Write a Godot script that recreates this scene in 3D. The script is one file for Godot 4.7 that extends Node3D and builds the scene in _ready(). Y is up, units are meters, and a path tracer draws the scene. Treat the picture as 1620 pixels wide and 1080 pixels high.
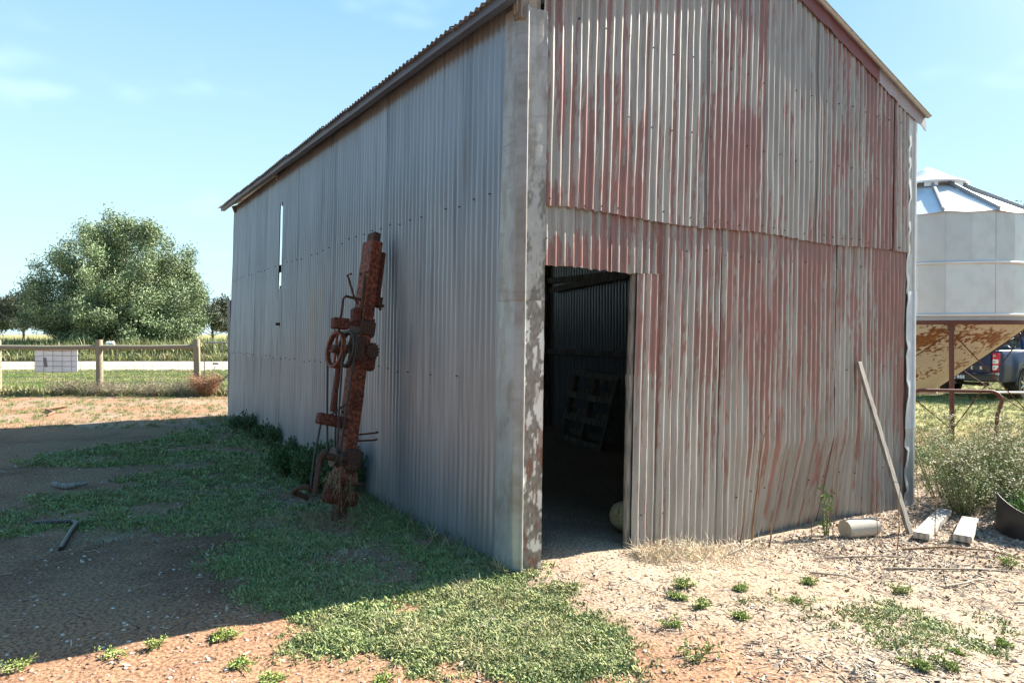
extends Node3D
# A corrugated iron farm shed, seen at its front corner. World: x right, y up, -z away from the camera; metres.

const TURN := 0.5751                         # the shed's turn about the vertical
const CORNER := Vector3(0.012, 0.0, -4.57)   # its near corner
const LONG := 9.86
const WIDE := 5.07
const EAVE := 3.95
const PITCH := 0.37
const WAVE := 0.076

var shed_frame: Transform3D
var rng := RandomNumberGenerator.new()
var nz := FastNoiseLite.new()
var nz2 := FastNoiseLite.new()
var M := {}
var T := {}
var counts := {}

class MB:
	var v := PackedVector3Array()
	var n := PackedVector3Array()
	var c := PackedColorArray()
	var uv := PackedVector2Array()
	var ix := PackedInt32Array()
	var col := Color(1, 1, 1)
	func tri(a: Vector3, b: Vector3, d: Vector3) -> void:      # counter-clockwise seen from outside
		var nn := (b - a).cross(d - a).normalized()
		var k := v.size()
		for p in [a, b, d]:
			v.append(p); n.append(nn); c.append(col); uv.append(Vector2(p.x + p.z, p.y))
		ix.append_array(PackedInt32Array([k, k + 2, k + 1]))
	func quad(a: Vector3, b: Vector3, d: Vector3, e: Vector3) -> void:
		tri(a, b, d); tri(a, d, e)
	func face(pts: Array, centre: Vector3) -> void:            # a convex face turned outward from centre
		var mid := Vector3.ZERO
		for p in pts: mid += p
		mid /= pts.size()
		var nn: Vector3 = (pts[1] - pts[0]).cross(pts[2] - pts[0])
		var q := pts.duplicate()
		if nn.dot(mid - centre) < 0: q.reverse()
		for k in range(1, q.size() - 1): tri(q[0], q[k], q[k + 1])
	func box(at: Vector3, size: Vector3, basis := Basis(), bev := 0.0) -> void:
		var h := size * 0.5
		var b: float = min(bev, min(h.x, min(h.y, h.z)) * 0.9)
		var P := {}
		for sx in [-1, 1]:
			for sy in [-1, 1]:
				for sz in [-1, 1]:
					P[[sx, sy, sz, 0]] = at + basis * Vector3(sx * h.x, sy * (h.y - b), sz * (h.z - b))
					P[[sx, sy, sz, 1]] = at + basis * Vector3(sx * (h.x - b), sy * h.y, sz * (h.z - b))
					P[[sx, sy, sz, 2]] = at + basis * Vector3(sx * (h.x - b), sy * (h.y - b), sz * h.z)
		for s in [-1, 1]:
			face([P[[s, -1, -1, 0]], P[[s, 1, -1, 0]], P[[s, 1, 1, 0]], P[[s, -1, 1, 0]]], at)
			face([P[[-1, s, -1, 1]], P[[1, s, -1, 1]], P[[1, s, 1, 1]], P[[-1, s, 1, 1]]], at)
			face([P[[-1, -1, s, 2]], P[[1, -1, s, 2]], P[[1, 1, s, 2]], P[[-1, 1, s, 2]]], at)
		if b <= 0.0: return
		for s in [-1, 1]:
			for u in [-1, 1]:
				face([P[[s, u, -1, 0]], P[[s, u, 1, 0]], P[[s, u, 1, 1]], P[[s, u, -1, 1]]], at)
				face([P[[s, -1, u, 0]], P[[s, 1, u, 0]], P[[s, 1, u, 2]], P[[s, -1, u, 2]]], at)
				face([P[[-1, s, u, 1]], P[[1, s, u, 1]], P[[1, s, u, 2]], P[[-1, s, u, 2]]], at)
				for w in [-1, 1]:
					face([P[[s, u, w, 0]], P[[s, u, w, 1]], P[[s, u, w, 2]]], at)
	func bar(a: Vector3, b: Vector3, w: float, d: float, bev := 0.003, up := Vector3.UP) -> void:
		var z := (b - a).normalized()
		if absf(z.dot(up)) > 0.98: up = Vector3.RIGHT
		var x := up.cross(z).normalized()
		var y := z.cross(x)
		box((a + b) * 0.5, Vector3(w, d, a.distance_to(b)), Basis(x, y, z), bev)
	func tube(path: Array, radii: Array, sides := 8, caps := true) -> void:
		var up := Vector3.UP
		var t0: Vector3 = (path[1] - path[0]).normalized()
		if absf(t0.dot(up)) > 0.9: up = Vector3.RIGHT
		var x := up.cross(t0).normalized()
		var k0 := v.size()
		var last := path.size() - 1
		for i in path.size():
			var t: Vector3 = (path[mini(i + 1, last)] - path[maxi(i - 1, 0)]).normalized()
			x = (x - t * x.dot(t)).normalized()
			var y := t.cross(x)
			var r: float = radii[mini(i, radii.size() - 1)]
			for s in sides + 1:
				var an := TAU * s / sides
				var dir := x * cos(an) + y * sin(an)
				v.append(path[i] + dir * r); n.append(dir); c.append(col); uv.append(Vector2(float(s) / sides, float(i)))
		for i in last:
			for s in sides:
				var a := k0 + i * (sides + 1) + s
				var b := a + sides + 1
				ix.append_array(PackedInt32Array([a, b + 1, a + 1, a, b, b + 1]))
		if caps:
			for e in [0, last]:
				var ring := []
				for s in sides: ring.append(v[k0 + e * (sides + 1) + s])
				var inner: Vector3 = path[1] if e == 0 else path[last - 1]
				face(ring, inner)
	func lathe(prof: Array, segs: int, xf := Transform3D()) -> void:   # [radius, height] pairs from bottom to top, outside right
		for i in prof.size() - 1:
			var p: Vector2 = prof[i]
			var q: Vector2 = prof[i + 1]
			var e := (q - p).normalized()
			var nr := Vector2(e.y, -e.x)
			var k := v.size()
			for s in segs + 1:
				var an := TAU * s / segs
				var d := Vector3(cos(an), 0, -sin(an))
				for w in [p, q]:
					v.append(xf * (d * w.x + Vector3.UP * w.y)); n.append((xf.basis * (d * nr.x + Vector3.UP * nr.y)).normalized()); c.append(col)
					uv.append(Vector2(float(s) / segs, w.y))
			for s in segs:
				var a := k + s * 2
				ix.append_array(PackedInt32Array([a, a + 3, a + 2, a, a + 1, a + 3]))
	func grid(pts: PackedVector3Array, nu: int, nv: int, cols := PackedColorArray(), flip := false) -> void:   # nu points per row, nv rows
		var k := v.size()
		var acc := PackedVector3Array()
		acc.resize(pts.size())
		for j in nv - 1:
			for i in nu - 1:
				var a := j * nu + i
				var b := a + 1
				var d := a + nu
				var e := d + 1
				var nn := (pts[b] - pts[a]).cross(pts[d] - pts[a]) + (pts[e] - pts[b]).cross(pts[d] - pts[b])
				if flip: nn = -nn
				acc[a] += nn; acc[b] += nn; acc[d] += nn; acc[e] += nn
				if flip: ix.append_array(PackedInt32Array([k + a, k + b, k + e, k + a, k + e, k + d]))
				else: ix.append_array(PackedInt32Array([k + a, k + e, k + b, k + a, k + d, k + e]))
		for i in pts.size():
			v.append(pts[i]); n.append(acc[i].normalized())
			c.append(cols[i] if cols.size() else col)
			uv.append(Vector2(float(i % nu) / (nu - 1), float(i / nu) / (nv - 1)))
	func mesh() -> ArrayMesh:
		var a := []
		a.resize(Mesh.ARRAY_MAX)
		a[Mesh.ARRAY_VERTEX] = v; a[Mesh.ARRAY_NORMAL] = n; a[Mesh.ARRAY_COLOR] = c; a[Mesh.ARRAY_TEX_UV] = uv; a[Mesh.ARRAY_INDEX] = ix
		var m := ArrayMesh.new()
		m.add_surface_from_arrays(Mesh.PRIMITIVE_TRIANGLES, a)
		return m

# ---------- naming ----------
func merged(src: ArrayMesh, xfs: Array, cols: Array) -> ArrayMesh:      # many small shapes as one mesh
	var s := src.surface_get_arrays(0)
	var sv: PackedVector3Array = s[Mesh.ARRAY_VERTEX]
	var sn: PackedVector3Array = s[Mesh.ARRAY_NORMAL]
	var sc: PackedColorArray = s[Mesh.ARRAY_COLOR]
	var si: PackedInt32Array = s[Mesh.ARRAY_INDEX]
	var v := PackedVector3Array()
	var n := PackedVector3Array()
	var c := PackedColorArray()
	var ix := PackedInt32Array()
	var m := sv.size()
	v.resize(m * xfs.size()); n.resize(m * xfs.size()); c.resize(m * xfs.size()); ix.resize(si.size() * xfs.size())
	for k in xfs.size():
		var xf: Transform3D = xfs[k]
		var nb := xf.basis.orthonormalized()
		var col: Color = cols[k]
		var o := k * m
		for i in m:
			v[o + i] = xf * sv[i]
			n[o + i] = nb * sn[i]
			c[o + i] = col * sc[i]
		var q := k * si.size()
		for i in si.size(): ix[q + i] = o + si[i]
	var a := []
	a.resize(Mesh.ARRAY_MAX)
	a[Mesh.ARRAY_VERTEX] = v; a[Mesh.ARRAY_NORMAL] = n; a[Mesh.ARRAY_COLOR] = c; a[Mesh.ARRAY_INDEX] = ix
	var r := ArrayMesh.new()
	r.add_surface_from_arrays(Mesh.PRIMITIVE_TRIANGLES, a)
	return r

func numbered(called: String) -> String:
	counts[called] = counts.get(called, -1) + 1
	return called if counts[called] == 0 else "%s_%03d" % [called, counts[called]]

func tag(o: Node, label: String, category: String, group := "", kind := "") -> Node:
	o.set_meta("label", label); o.set_meta("category", category)
	if group != "": o.set_meta("group", group)
	if kind != "": o.set_meta("kind", kind)
	return o

func thing(called: String, label: String, category: String, xf := Transform3D(), group := "") -> Node3D:
	var o := Node3D.new()
	o.name = numbered(called)
	add_child(o)
	o.transform = xf
	tag(o, label, category, group)
	return o

func part(parent: Node, called: String, mb, m: Material, kind := "", xf := Transform3D()) -> MeshInstance3D:
	var o := MeshInstance3D.new()
	o.name = called if parent != self else numbered(called)
	o.mesh = mb.mesh() if mb is MB else mb
	o.material_override = m
	o.transform = xf
	parent.add_child(o, true)
	if kind != "": o.set_meta("kind", kind)
	return o

func copies(parent: Node, called: String, mesh: Mesh, m: Material, xfs: Array, cols: Array, kind := "stuff") -> MultiMeshInstance3D:
	var mm := MultiMesh.new()
	mm.transform_format = MultiMesh.TRANSFORM_3D
	mm.use_colors = true
	mm.mesh = mesh
	mm.instance_count = xfs.size()
	for i in xfs.size():
		mm.set_instance_transform(i, xfs[i])
		mm.set_instance_color(i, cols[i])
	var o := MultiMeshInstance3D.new()
	o.name = called if parent != self else numbered(called)
	o.multimesh = mm
	o.material_override = m
	parent.add_child(o, true)
	if kind != "": o.set_meta("kind", kind)
	return o

# ---------- materials ----------
func lin(r: float, g: float, b: float) -> Color: return Color(r, g, b).linear_to_srgb()

func mat(albedo: Color, rough := 0.8, metal := 0.0, tex = null, scale := 1.0, bump = null, bump_cm := 0.0) -> StandardMaterial3D:
	var m := StandardMaterial3D.new()
	m.albedo_color = albedo
	m.roughness = rough
	m.metallic = metal
	m.vertex_color_use_as_albedo = true
	if tex != null: m.albedo_texture = tex
	if tex != null or bump != null:
		m.uv1_triplanar = true
		m.uv1_scale = Vector3.ONE * scale
	if bump != null:
		m.heightmap_enabled = true
		m.heightmap_texture = bump
		m.heightmap_scale = bump_cm
	return m

func noise_tex(size: int, freq: float, lo: float, hi: float, stretch := Vector2.ONE, seed_ := 1, tint_lo := Color(1, 1, 1), tint_hi := Color(1, 1, 1), oct := 4) -> ImageTexture:
	# seamless: four blended samples
	var f := FastNoiseLite.new()
	f.noise_type = FastNoiseLite.TYPE_SIMPLEX_SMOOTH
	f.seed = seed_
	f.frequency = freq
	f.fractal_octaves = oct
	var im := Image.create(size, size, false, Image.FORMAT_RGB8)
	for y in size:
		for x in size:
			var u := float(x) / size
			var w := float(y) / size
			var X := x * stretch.x
			var Y := y * stretch.y
			var SX := size * stretch.x
			var SY := size * stretch.y
			var a := f.get_noise_2d(X, Y) * (1 - u) * (1 - w) + f.get_noise_2d(X - SX, Y) * u * (1 - w) + f.get_noise_2d(X, Y - SY) * (1 - u) * w + f.get_noise_2d(X - SX, Y - SY) * u * w
			a /= sqrt((u * u + (1 - u) * (1 - u)) * (w * w + (1 - w) * (1 - w)))
			var k := clampf(a * 0.9 + 0.5, 0, 1)
			var b := lerpf(lo, hi, k)
			var t := tint_lo.lerp(tint_hi, k)
			im.set_pixel(x, y, Color(b * t.r, b * t.g, b * t.b))
	im.generate_mipmaps()
	return ImageTexture.create_from_image(im)

# ---------- terrain ----------
func shed_st(x: float, d: float) -> Vector2:
	var p := shed_frame.affine_inverse() * Vector3(x, 0, -d)
	return Vector2(p.x, -p.z)

func ground_h(x: float, d: float) -> float:
	var st := shed_st(x, d)
	var dip := -0.23 * smoothstep(0.7, 2.9, st.x) * (1.0 - smoothstep(8.0, 14.0, st.x)) * (1.0 - smoothstep(3.0, 9.0, absf(st.y)))
	var h := dip
	var r := Vector2(x, d).length()
	h += nz.get_noise_2d(x * 14, d * 14) * 0.03 * smoothstep(0.0, 6.0, r) 
	if d < 24.0: h += nz.get_noise_2d(x * 70 + 300, d * 70) * 0.012
	if r > 60.0: h += nz.get_noise_2d(x * 0.6, d * 0.6) * 0.9 * smoothstep(60, 200, r)
	return h

func on(x: float, d: float, up := 0.0) -> Vector3: return Vector3(x, ground_h(x, d) + up, -d)
func local(s: float, t: float, h: float) -> Vector3: return shed_frame * Vector3(s, h, -t)

const GREEN := [
	[-5.47, 10.73, -4.99, 12.26, -2.6, 9.35, -1.4, 7.0, -0.5, 5.9, 0.0, 5.2, 0.1, 4.5, 0.32, 4.26, 0.18, 3.96, 0.53, 3.83, 0.63, 3.59, 0.53, 3.25, 0.35, 3.15, 0.12, 3.25, -0.34, 3.35, -0.8, 3.45, -1.11, 3.52, -1.02, 3.79, -1.41, 4.01, -2.03, 4.66, -2.25, 5.22, -2.93, 5.65, -4.04, 5.38, -4.53, 6.04, -4.69, 6.75, -3.89, 6.88, -3.72, 7.17, -4.85, 8.19, -5.83, 8.39, -6.28, 9.05, -5.43, 10.11],
	[1.86, 4.01, 2.14, 4.2, 2.45, 4.33, 2.55, 4.1, 2.53, 3.79, 2.39, 3.63, 2.06, 3.59, 1.9, 3.67, 1.65, 3.56],
	[2.58, 4.15, 2.77, 3.99, 2.64, 3.87, 2.5, 3.96],
	[2.97, 4.4, 3.08, 4.15, 2.99, 4.09, 2.84, 4.26],
	[1.28, 4.18, 1.63, 4.15, 1.57, 4.03, 1.28, 4.06]]
var green_polys := []

func green_at(x: float, d: float) -> float:
	var p := Vector2(x + nz.get_noise_2d(x * 60, d * 60) * 0.32 + nz.get_noise_2d(x * 220, d * 220) * 0.08, d + nz.get_noise_2d(x * 60 + 99, d * 60) * 0.32)
	for poly in green_polys:
		if Geometry2D.is_point_in_polygon(p, poly): 
			# worn thin in places
			return clampf((0.20 if x < 0.9 and d > 4.3 else (0.44 if x < 1.2 else 0.60)) + nz2.get_noise_2d(x * 22, d * 22) * 1.1 + nz2.get_noise_2d(x * 150, d * 150) * 0.75, 0.0, 1.0)
	return 0.0
func setup_view() -> void:
	var cam := Camera3D.new()
	cam.name = "camera"
	add_child(cam)
	cam.fov = 53.13
	cam.near = 0.05
	cam.far = 4000.0
	cam.position = Vector3(0, 1.6, 0)
	cam.rotation.x = -atan(11.0 / 1080.0)
	cam.current = true
	var el := deg_to_rad(38.0)
	var to_sun := Vector3(0.892 * cos(el), sin(el), -0.451 * cos(el)).normalized()
	var sun := DirectionalLight3D.new()
	sun.name = "sun"
	add_child(sun)
	sun.look_at_from_position(Vector3.ZERO, -to_sun)
	sun.light_energy = 1.6
	sun.light_angular_distance = 0.5
	sun.light_color = Color(1.0, 0.965, 0.91)
	sun.shadow_enabled = true
	var we := WorldEnvironment.new()
	we.name = "world"
	var env := Environment.new()
	env.tonemap_mode = Environment.TONE_MAPPER_LINEAR
	env.tonemap_exposure = 3.8
	env.sdfgi_enabled = true
	env.ssao_enabled = true
	env.ssil_enabled = true
	env.background_mode = Environment.BG_SKY
	var sky := Sky.new()
	var ps := ProceduralSkyMaterial.new()
	ps.sky_top_color = lin(0.012, 0.145, 0.36)
	ps.sky_horizon_color = lin(0.40, 0.555, 0.565)
	ps.sky_curve = 0.375
	ps.ground_bottom_color = lin(0.22, 0.17, 0.12)
	ps.ground_horizon_color = lin(0.35, 0.32, 0.24)
	ps.sun_angle_max = 75.0
	ps.sun_curve = 0.17
	ps.sky_energy_multiplier = 0.8
	ps.sky_cover = clouds()
	ps.sky_cover_modulate = Color(0.33, 0.34, 0.35)
	sky.sky_material = ps
	env.sky = sky
	we.environment = env
	add_child(we)

func clouds() -> ImageTexture:
	var f := FastNoiseLite.new()
	f.seed = 12
	f.frequency = 1.0
	f.fractal_octaves = 5
	var im := Image.create(1024, 512, false, Image.FORMAT_RGBA8)
	for y in 512:
		var el := (0.5 - (y + 0.5) / 512.0) * PI
		for x in 1024:
			var az := (x + 0.5) / 1024.0 * TAU
			var a := 0.0
			if el > 0.0:
				var p := Vector3(cos(az) * cos(el), sin(el) * 2.6, sin(az) * cos(el))
				var big := f.get_noise_3d(p.x * 2.2 + 3, p.y * 2.2, p.z * 2.2)
				var wisp := f.get_noise_3d(p.x * 6.0, p.y * 11.0 + 9, p.z * 6.0)
				a = smoothstep(0.28, 0.7, big + wisp * 0.45) * 0.7
			im.set_pixel(x, y, Color(1, 1, 1, a))
	return ImageTexture.create_from_image(im)

func make_materials() -> void:
	T.grain = noise_tex(512, 0.05, 0.62, 1.2, Vector2.ONE, 3, Color(1, 1, 1), Color(1, 0.97, 0.93), 5)
	T.soil_bump = noise_tex(512, 0.06, 0.0, 1.0, Vector2.ONE, 8, Color(1, 1, 1), Color(1, 1, 1), 5)
	T.streak = noise_tex(256, 0.06, 0.9, 1.06, Vector2(1.0, 0.06), 5)
	T.spots = noise_tex(256, 0.10, 0.72, 1.14, Vector2.ONE, 9)
	T.mottle = noise_tex(256, 0.012, 0.95, 1.03, Vector2.ONE, 33)
	T.rust = noise_tex(256, 0.055, 0.72, 1.2, Vector2.ONE, 14, Color(0.75, 0.6, 0.55), Color(1, 0.92, 0.85), 5)
	T.wood = noise_tex(256, 0.05, 0.6, 1.2, Vector2(1.0, 0.08), 21)
	M.soil = mat(Color(1, 1, 1), 0.95, 0.0, T.grain, 1.3, T.soil_bump, 0.3)
	M.soil.metallic_specular = 0.15
	M.leaf = mat(Color(1, 1, 1), 0.65)
	M.leaf.backlight = Color(0.5, 0.55, 0.35)
	M.leaf.metallic_specular = 0.35
	M.straw = mat(Color(1, 1, 1), 0.8)
	M.old_iron = mat(Color(1, 1, 1), 0.38, 0.1, T.spots, 5.0)
	M.zinc = mat(Color(1, 1, 1), 0.36, 0.5, T.streak, 0.6)
	M.zinc_matt = mat(Color(1, 1, 1), 0.55, 0.4, T.mottle, 1.0)
	M.flashing = mat(Color(1, 1, 1), 0.45, 0.3, T.mottle, 2.0)
	M.barge_red = mat(lin(0.17, 0.065, 0.075), 0.5, 0.15, T.spots, 2.5)
	M.barge_grey = mat(lin(0.36, 0.33, 0.37), 0.5, 0.3, T.spots, 2.5)
	M.wood_dark = mat(lin(0.30, 0.265, 0.23), 0.9, 0.0, T.wood, 2.0)
	M.wood_grey = mat(lin(0.24, 0.22, 0.195), 0.9, 0.0, T.wood, 3.0)
	M.wood_pale = mat(lin(0.44, 0.34, 0.24), 0.9, 0.0, T.wood, 3.0)
	M.rust_dark = mat(lin(0.115, 0.07, 0.05), 0.8, 0.2, T.rust, 4.0)
	M.rust = mat(lin(0.15, 0.05, 0.028), 0.75, 0.15, T.rust, 2.0)
	M.rust_orange = mat(lin(0.235, 0.08, 0.04), 0.7, 0.1, T.rust, 1.5)
	M.galv = mat(Color(1, 1, 1), 0.4, 0.55, T.mottle, 1.0)
	M.wall_zinc = mat(lin(0.3, 0.3, 0.3), 0.5, 0.4, T.mottle, 1.0)
	M.galv_bright = mat(lin(0.55, 0.56, 0.57), 0.35, 0.7)
	M.white_steel = mat(lin(0.72, 0.73, 0.74), 0.4, 0.2, T.mottle, 1.0)
	M.brown_steel = mat(lin(0.13, 0.045, 0.035), 0.6, 0.1, T.rust, 3.0)
	M.paint = mat(Color(1, 1, 1), 0.6, 0.0, T.spots, 3.0)
	M.cream = mat(lin(0.52, 0.475, 0.39), 0.6, 0.0, T.rust, 2.0)
	M.iron_grey = mat(lin(0.12, 0.108, 0.098), 0.6, 0.3, T.rust, 3.0)
	M.car_paint = mat(lin(0.012, 0.025, 0.068), 0.35, 0.0)
	M.car_paint.clearcoat_enabled = true
	M.car_paint.clearcoat = 0.25
	M.car_paint.metallic_specular = 0.2
	M.car_paint.clearcoat_roughness = 0.06
	M.car_strip = mat(lin(0.012, 0.014, 0.02), 0.4)
	M.chrome_dark = mat(lin(0.45, 0.45, 0.46), 0.25, 0.9)
	M.lamp_red = mat(lin(0.55, 0.02, 0.03), 0.12)
	M.lamp_clear = mat(lin(0.75, 0.72, 0.72), 0.12)
	M.plate = mat(lin(0.02, 0.025, 0.05), 0.4)
	M.plate_text = mat(lin(0.8, 0.8, 0.8), 0.5)
	M.tyre = mat(lin(0.02, 0.02, 0.02), 0.85)
	M.glass = StandardMaterial3D.new()
	M.glass.albedo_color = Color(0.25, 0.32, 0.33, 0.28)
	M.glass.transparency = BaseMaterial3D.TRANSPARENCY_ALPHA
	M.glass.roughness = 0.03
	M.tree_leaf = mat(Color(1, 1, 1), 0.6)
	M.tree_leaf.backlight = Color(0.65, 0.7, 0.4)
	M.tree_leaf.metallic_specular = 0.5
	M.bark = mat(lin(0.15, 0.115, 0.085), 0.9, 0.0, T.wood, 1.0)
	M.twig = mat(lin(0.22, 0.19, 0.12), 0.85)
	M.stalk = mat(lin(0.24, 0.14, 0.075), 0.85, 0.0, T.wood, 4.0)
	M.stalk_pale = mat(lin(0.42, 0.35, 0.27), 0.85, 0.0, T.wood, 4.0)
	M.post_wood = mat(lin(0.30, 0.265, 0.19), 0.9, 0.0, T.spots, 2.0)
	M.wire = mat(Color(1, 1, 1), 0.5, 0.5)
	M.white_board = mat(lin(0.80, 0.80, 0.82), 0.45, 0.0, T.mottle, 0.6)
	M.grey_tape = mat(lin(0.2, 0.2, 0.21), 0.6)
	M.wood_bleached = mat(lin(0.50, 0.46, 0.40), 0.9, 0.0, T.wood, 3.0)
	M.log = mat(lin(0.46, 0.42, 0.36), 0.9, 0.0, T.spots, 3.0)
	M.wood_dark2 = mat(lin(0.40, 0.36, 0.31), 0.9, 0.0, T.wood, 2.0)
	M.black_plastic = mat(lin(0.022, 0.022, 0.024), 0.45)
	M.drum = mat(lin(0.48, 0.44, 0.26), 0.5, 0.0, T.spots, 2.0)
	M.black = mat(lin(0.02, 0.02, 0.021), 0.5)

func _ready() -> void:
	rng.seed = 7
	nz.noise_type = FastNoiseLite.TYPE_SIMPLEX_SMOOTH
	nz.seed = 4
	nz.frequency = 0.05
	nz.fractal_octaves = 3
	nz2.noise_type = FastNoiseLite.TYPE_SIMPLEX_SMOOTH
	nz2.seed = 31
	nz2.frequency = 0.05
	nz2.fractal_octaves = 4
	shed_frame = Transform3D(Basis(Vector3.UP, TURN), CORNER)
	for g in GREEN:
		var p := PackedVector2Array()
		for k in range(0, g.size(), 2): p.append(Vector2(g[k], g[k + 1]))
		green_polys.append(p)
	setup_view()
	make_materials()
	build_ground()
	build_shed()
	build_machine()
	build_silo()
	build_ute()
	build_trees()
	build_bushes()
	build_fence()
	build_oddments()
	build_cover()
func build_ground() -> void:
	var xs := PackedFloat32Array()
	var ds := PackedFloat32Array()
	var w := -8.0
	var side := []
	var q := 8.0
	var step := 0.05
	while q < 900.0:
		step *= 1.16
		q += step
		side.append(q)
	for i in range(side.size() - 1, -1, -1): xs.append(-side[i])
	while w <= 8.001:
		xs.append(w)
		w += 0.05
	for s in side: xs.append(s)
	q = 2.0
	step = 0.05
	var back := []
	while q > -60.0:
		step *= 1.3
		q -= step
		back.append(q)
	for i in range(back.size() - 1, -1, -1): ds.append(back[i])
	q = 2.0
	while q < 13.0:
		ds.append(q)
		q += 0.045
	step = 0.05
	while q < 1500.0:
		ds.append(q)
		step *= 1.07 if q < 50.0 else 1.16
		q += step
	var nu := xs.size()
	var nv := ds.size()
	var pts := PackedVector3Array()
	var cols := PackedColorArray()
	pts.resize(nu * nv)
	cols.resize(nu * nv)
	var red := Color(0.34, 0.205, 0.132)
	var pale := Color(0.355, 0.28, 0.215)
	var straw := Color(0.39, 0.335, 0.265)
	var damp := Color(0.21, 0.118, 0.078)
	var green := Color(0.115, 0.135, 0.055)
	var meadow := Color(0.20, 0.215, 0.085)
	var dry := Color(0.36, 0.34, 0.17)
	for j in nv:
		var d := ds[j]
		for i in nu:
			var x := xs[i]
			pts[j * nu + i] = Vector3(x, ground_h(x, d), -d)
			var st := shed_st(x, d)
			var a := nz2.get_noise_2d(x * 12, d * 12)
			var b := nz2.get_noise_2d(x * 90, d * 90)
			var k := red.lerp(damp, clampf(0.25 + a * 1.2 + b * 0.5, 0, 1))
			# the dry trodden yard before the gable end
			var yard := smoothstep(-0.15, 0.9, st.x + a * 0.8) * (1.0 - smoothstep(7.0, 10.0, st.x))
			k = k.lerp(pale.lerp(straw, clampf(0.5 + a * 0.8 + b * 0.8, 0, 1)), yard * 0.9)
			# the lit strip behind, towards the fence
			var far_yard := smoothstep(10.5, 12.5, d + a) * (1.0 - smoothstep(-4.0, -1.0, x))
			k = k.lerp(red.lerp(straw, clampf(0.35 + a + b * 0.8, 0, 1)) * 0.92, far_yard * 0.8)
			var g := 0.0
			if d < 13.0 and absf(x) < 8.0: g = green_at(x, d)
			if g > 0.0: k = k.lerp(green, 0.85 * smoothstep(0.3, 0.9, g))
			# beyond the fence: green verge, road, field
			var fence := d - 18.1 if x < -5.0 else d - 15.0
			var beyond := smoothstep(-0.6, 1.5, fence + a * 2.0) if x < -5.0 else smoothstep(10.0, 13.0, d + a * 2) * smoothstep(4.0, 6.0, x)
			var gm := meadow.lerp(dry, clampf(0.45 + a * 1.5 + b, 0, 1))
			k = k.lerp(gm, beyond)
			var road_mid := 35.5 - (x + 20.0) * 0.03
			var road := 1.0 - smoothstep(4.6, 5.6, absf(d - road_mid) + a * 0.8)
			k = k.lerp(Color(0.52, 0.46, 0.38), road)
			if d > 60.0: k = k.lerp(dry, 0.6)
			cols[j * nu + i] = k
	var mb := MB.new()
	mb.grid(pts, nu, nv, cols)
	var o := part(self, "ground", mb, M.soil, "structure")
	o.set_meta("label", "bare red soil yard with dry pale patches and road beyond"); o.set_meta("category", "ground")

func tuft_mesh(blades: int, len_: float, wide: float, spread: float, lean: float, seed_: int) -> ArrayMesh:
	var r := RandomNumberGenerator.new()
	r.seed = seed_
	var mb := MB.new()
	for i in blades:
		var an := r.randf() * TAU
		var o := Vector3(cos(an), 0, sin(an)) * r.randf() * spread
		var an2 := r.randf() * TAU
		var dir := Vector3(cos(an2), 0, sin(an2))
		var l := len_ * r.randf_range(0.55, 1.15)
		var le := lean * r.randf_range(0.3, 1.3)
		var sidev := Vector3(-dir.z, 0, dir.x) * wide * 0.5
		var m1 := o + Vector3.UP * l * 0.5 * cos(le * 0.5) + dir * l * 0.5 * sin(le * 0.5)
		var tip := m1 + Vector3.UP * l * 0.5 * cos(le * 1.4) + dir * l * 0.5 * sin(le * 1.4)
		var g := r.randf_range(0.75, 1.2)
		mb.col = Color(g, g, g)
		mb.tri(o - sidev * 0.7, o + sidev * 0.7, m1 + sidev)
		mb.tri(o - sidev * 0.7, m1 + sidev, m1 - sidev)
		mb.tri(m1 - sidev, m1 + sidev, tip)
	return mb.mesh()

func leaf_mesh(leaves: int, len_: float, wide: float, spread: float, seed_: int, up := 0.3) -> ArrayMesh:
	var r := RandomNumberGenerator.new()
	r.seed = seed_
	var mb := MB.new()
	for i in leaves:
		var o := Vector3(r.randfn(), r.randfn() * 0.8, r.randfn()) * spread * 0.5
		var dir := (Vector3(r.randfn(), r.randfn() + up, r.randfn())).normalized()
		var sidev := dir.cross(Vector3(r.randfn(), r.randfn(), r.randfn())).normalized() * wide * 0.5
		var l := len_ * r.randf_range(0.6, 1.2)
		var dn := dir.cross(sidev).normalized() * wide * 0.25
		var g := r.randf_range(0.7, 1.25)
		mb.col = Color(g, g, g)
		var mid := o + dir * l * 0.5
		mb.tri(o, mid + sidev + dn, o + dir * l)
		mb.tri(o, o + dir * l, mid - sidev + dn)
	return mb.mesh()

func up_xf(p: Vector3, s: float, tilt := 0.25) -> Transform3D:
	var b := Basis(Vector3.UP, rng.randf() * TAU)
	b = Basis(Vector3(1, 0, 0), rng.randfn() * tilt) * Basis(Vector3(0, 0, 1), rng.randfn() * tilt) * b
	return Transform3D(b.scaled(Vector3.ONE * s), p)

func hue(base: Color, spread: float, dry := 0.0) -> Color:
	var k := rng.randf_range(1 - spread, 1 + spread)
	var c := Color(base.r * k * rng.randf_range(0.9, 1.1), base.g * k, base.b * k * rng.randf_range(0.85, 1.15))
	return c.lerp(Color(0.42, 0.36, 0.2), dry * rng.randf())

func in_shed(x: float, d: float) -> bool:
	var st := shed_st(x, d)
	return st.x > 0.0 and st.x < WIDE and st.y > 0.03 and st.y < LONG

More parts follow.
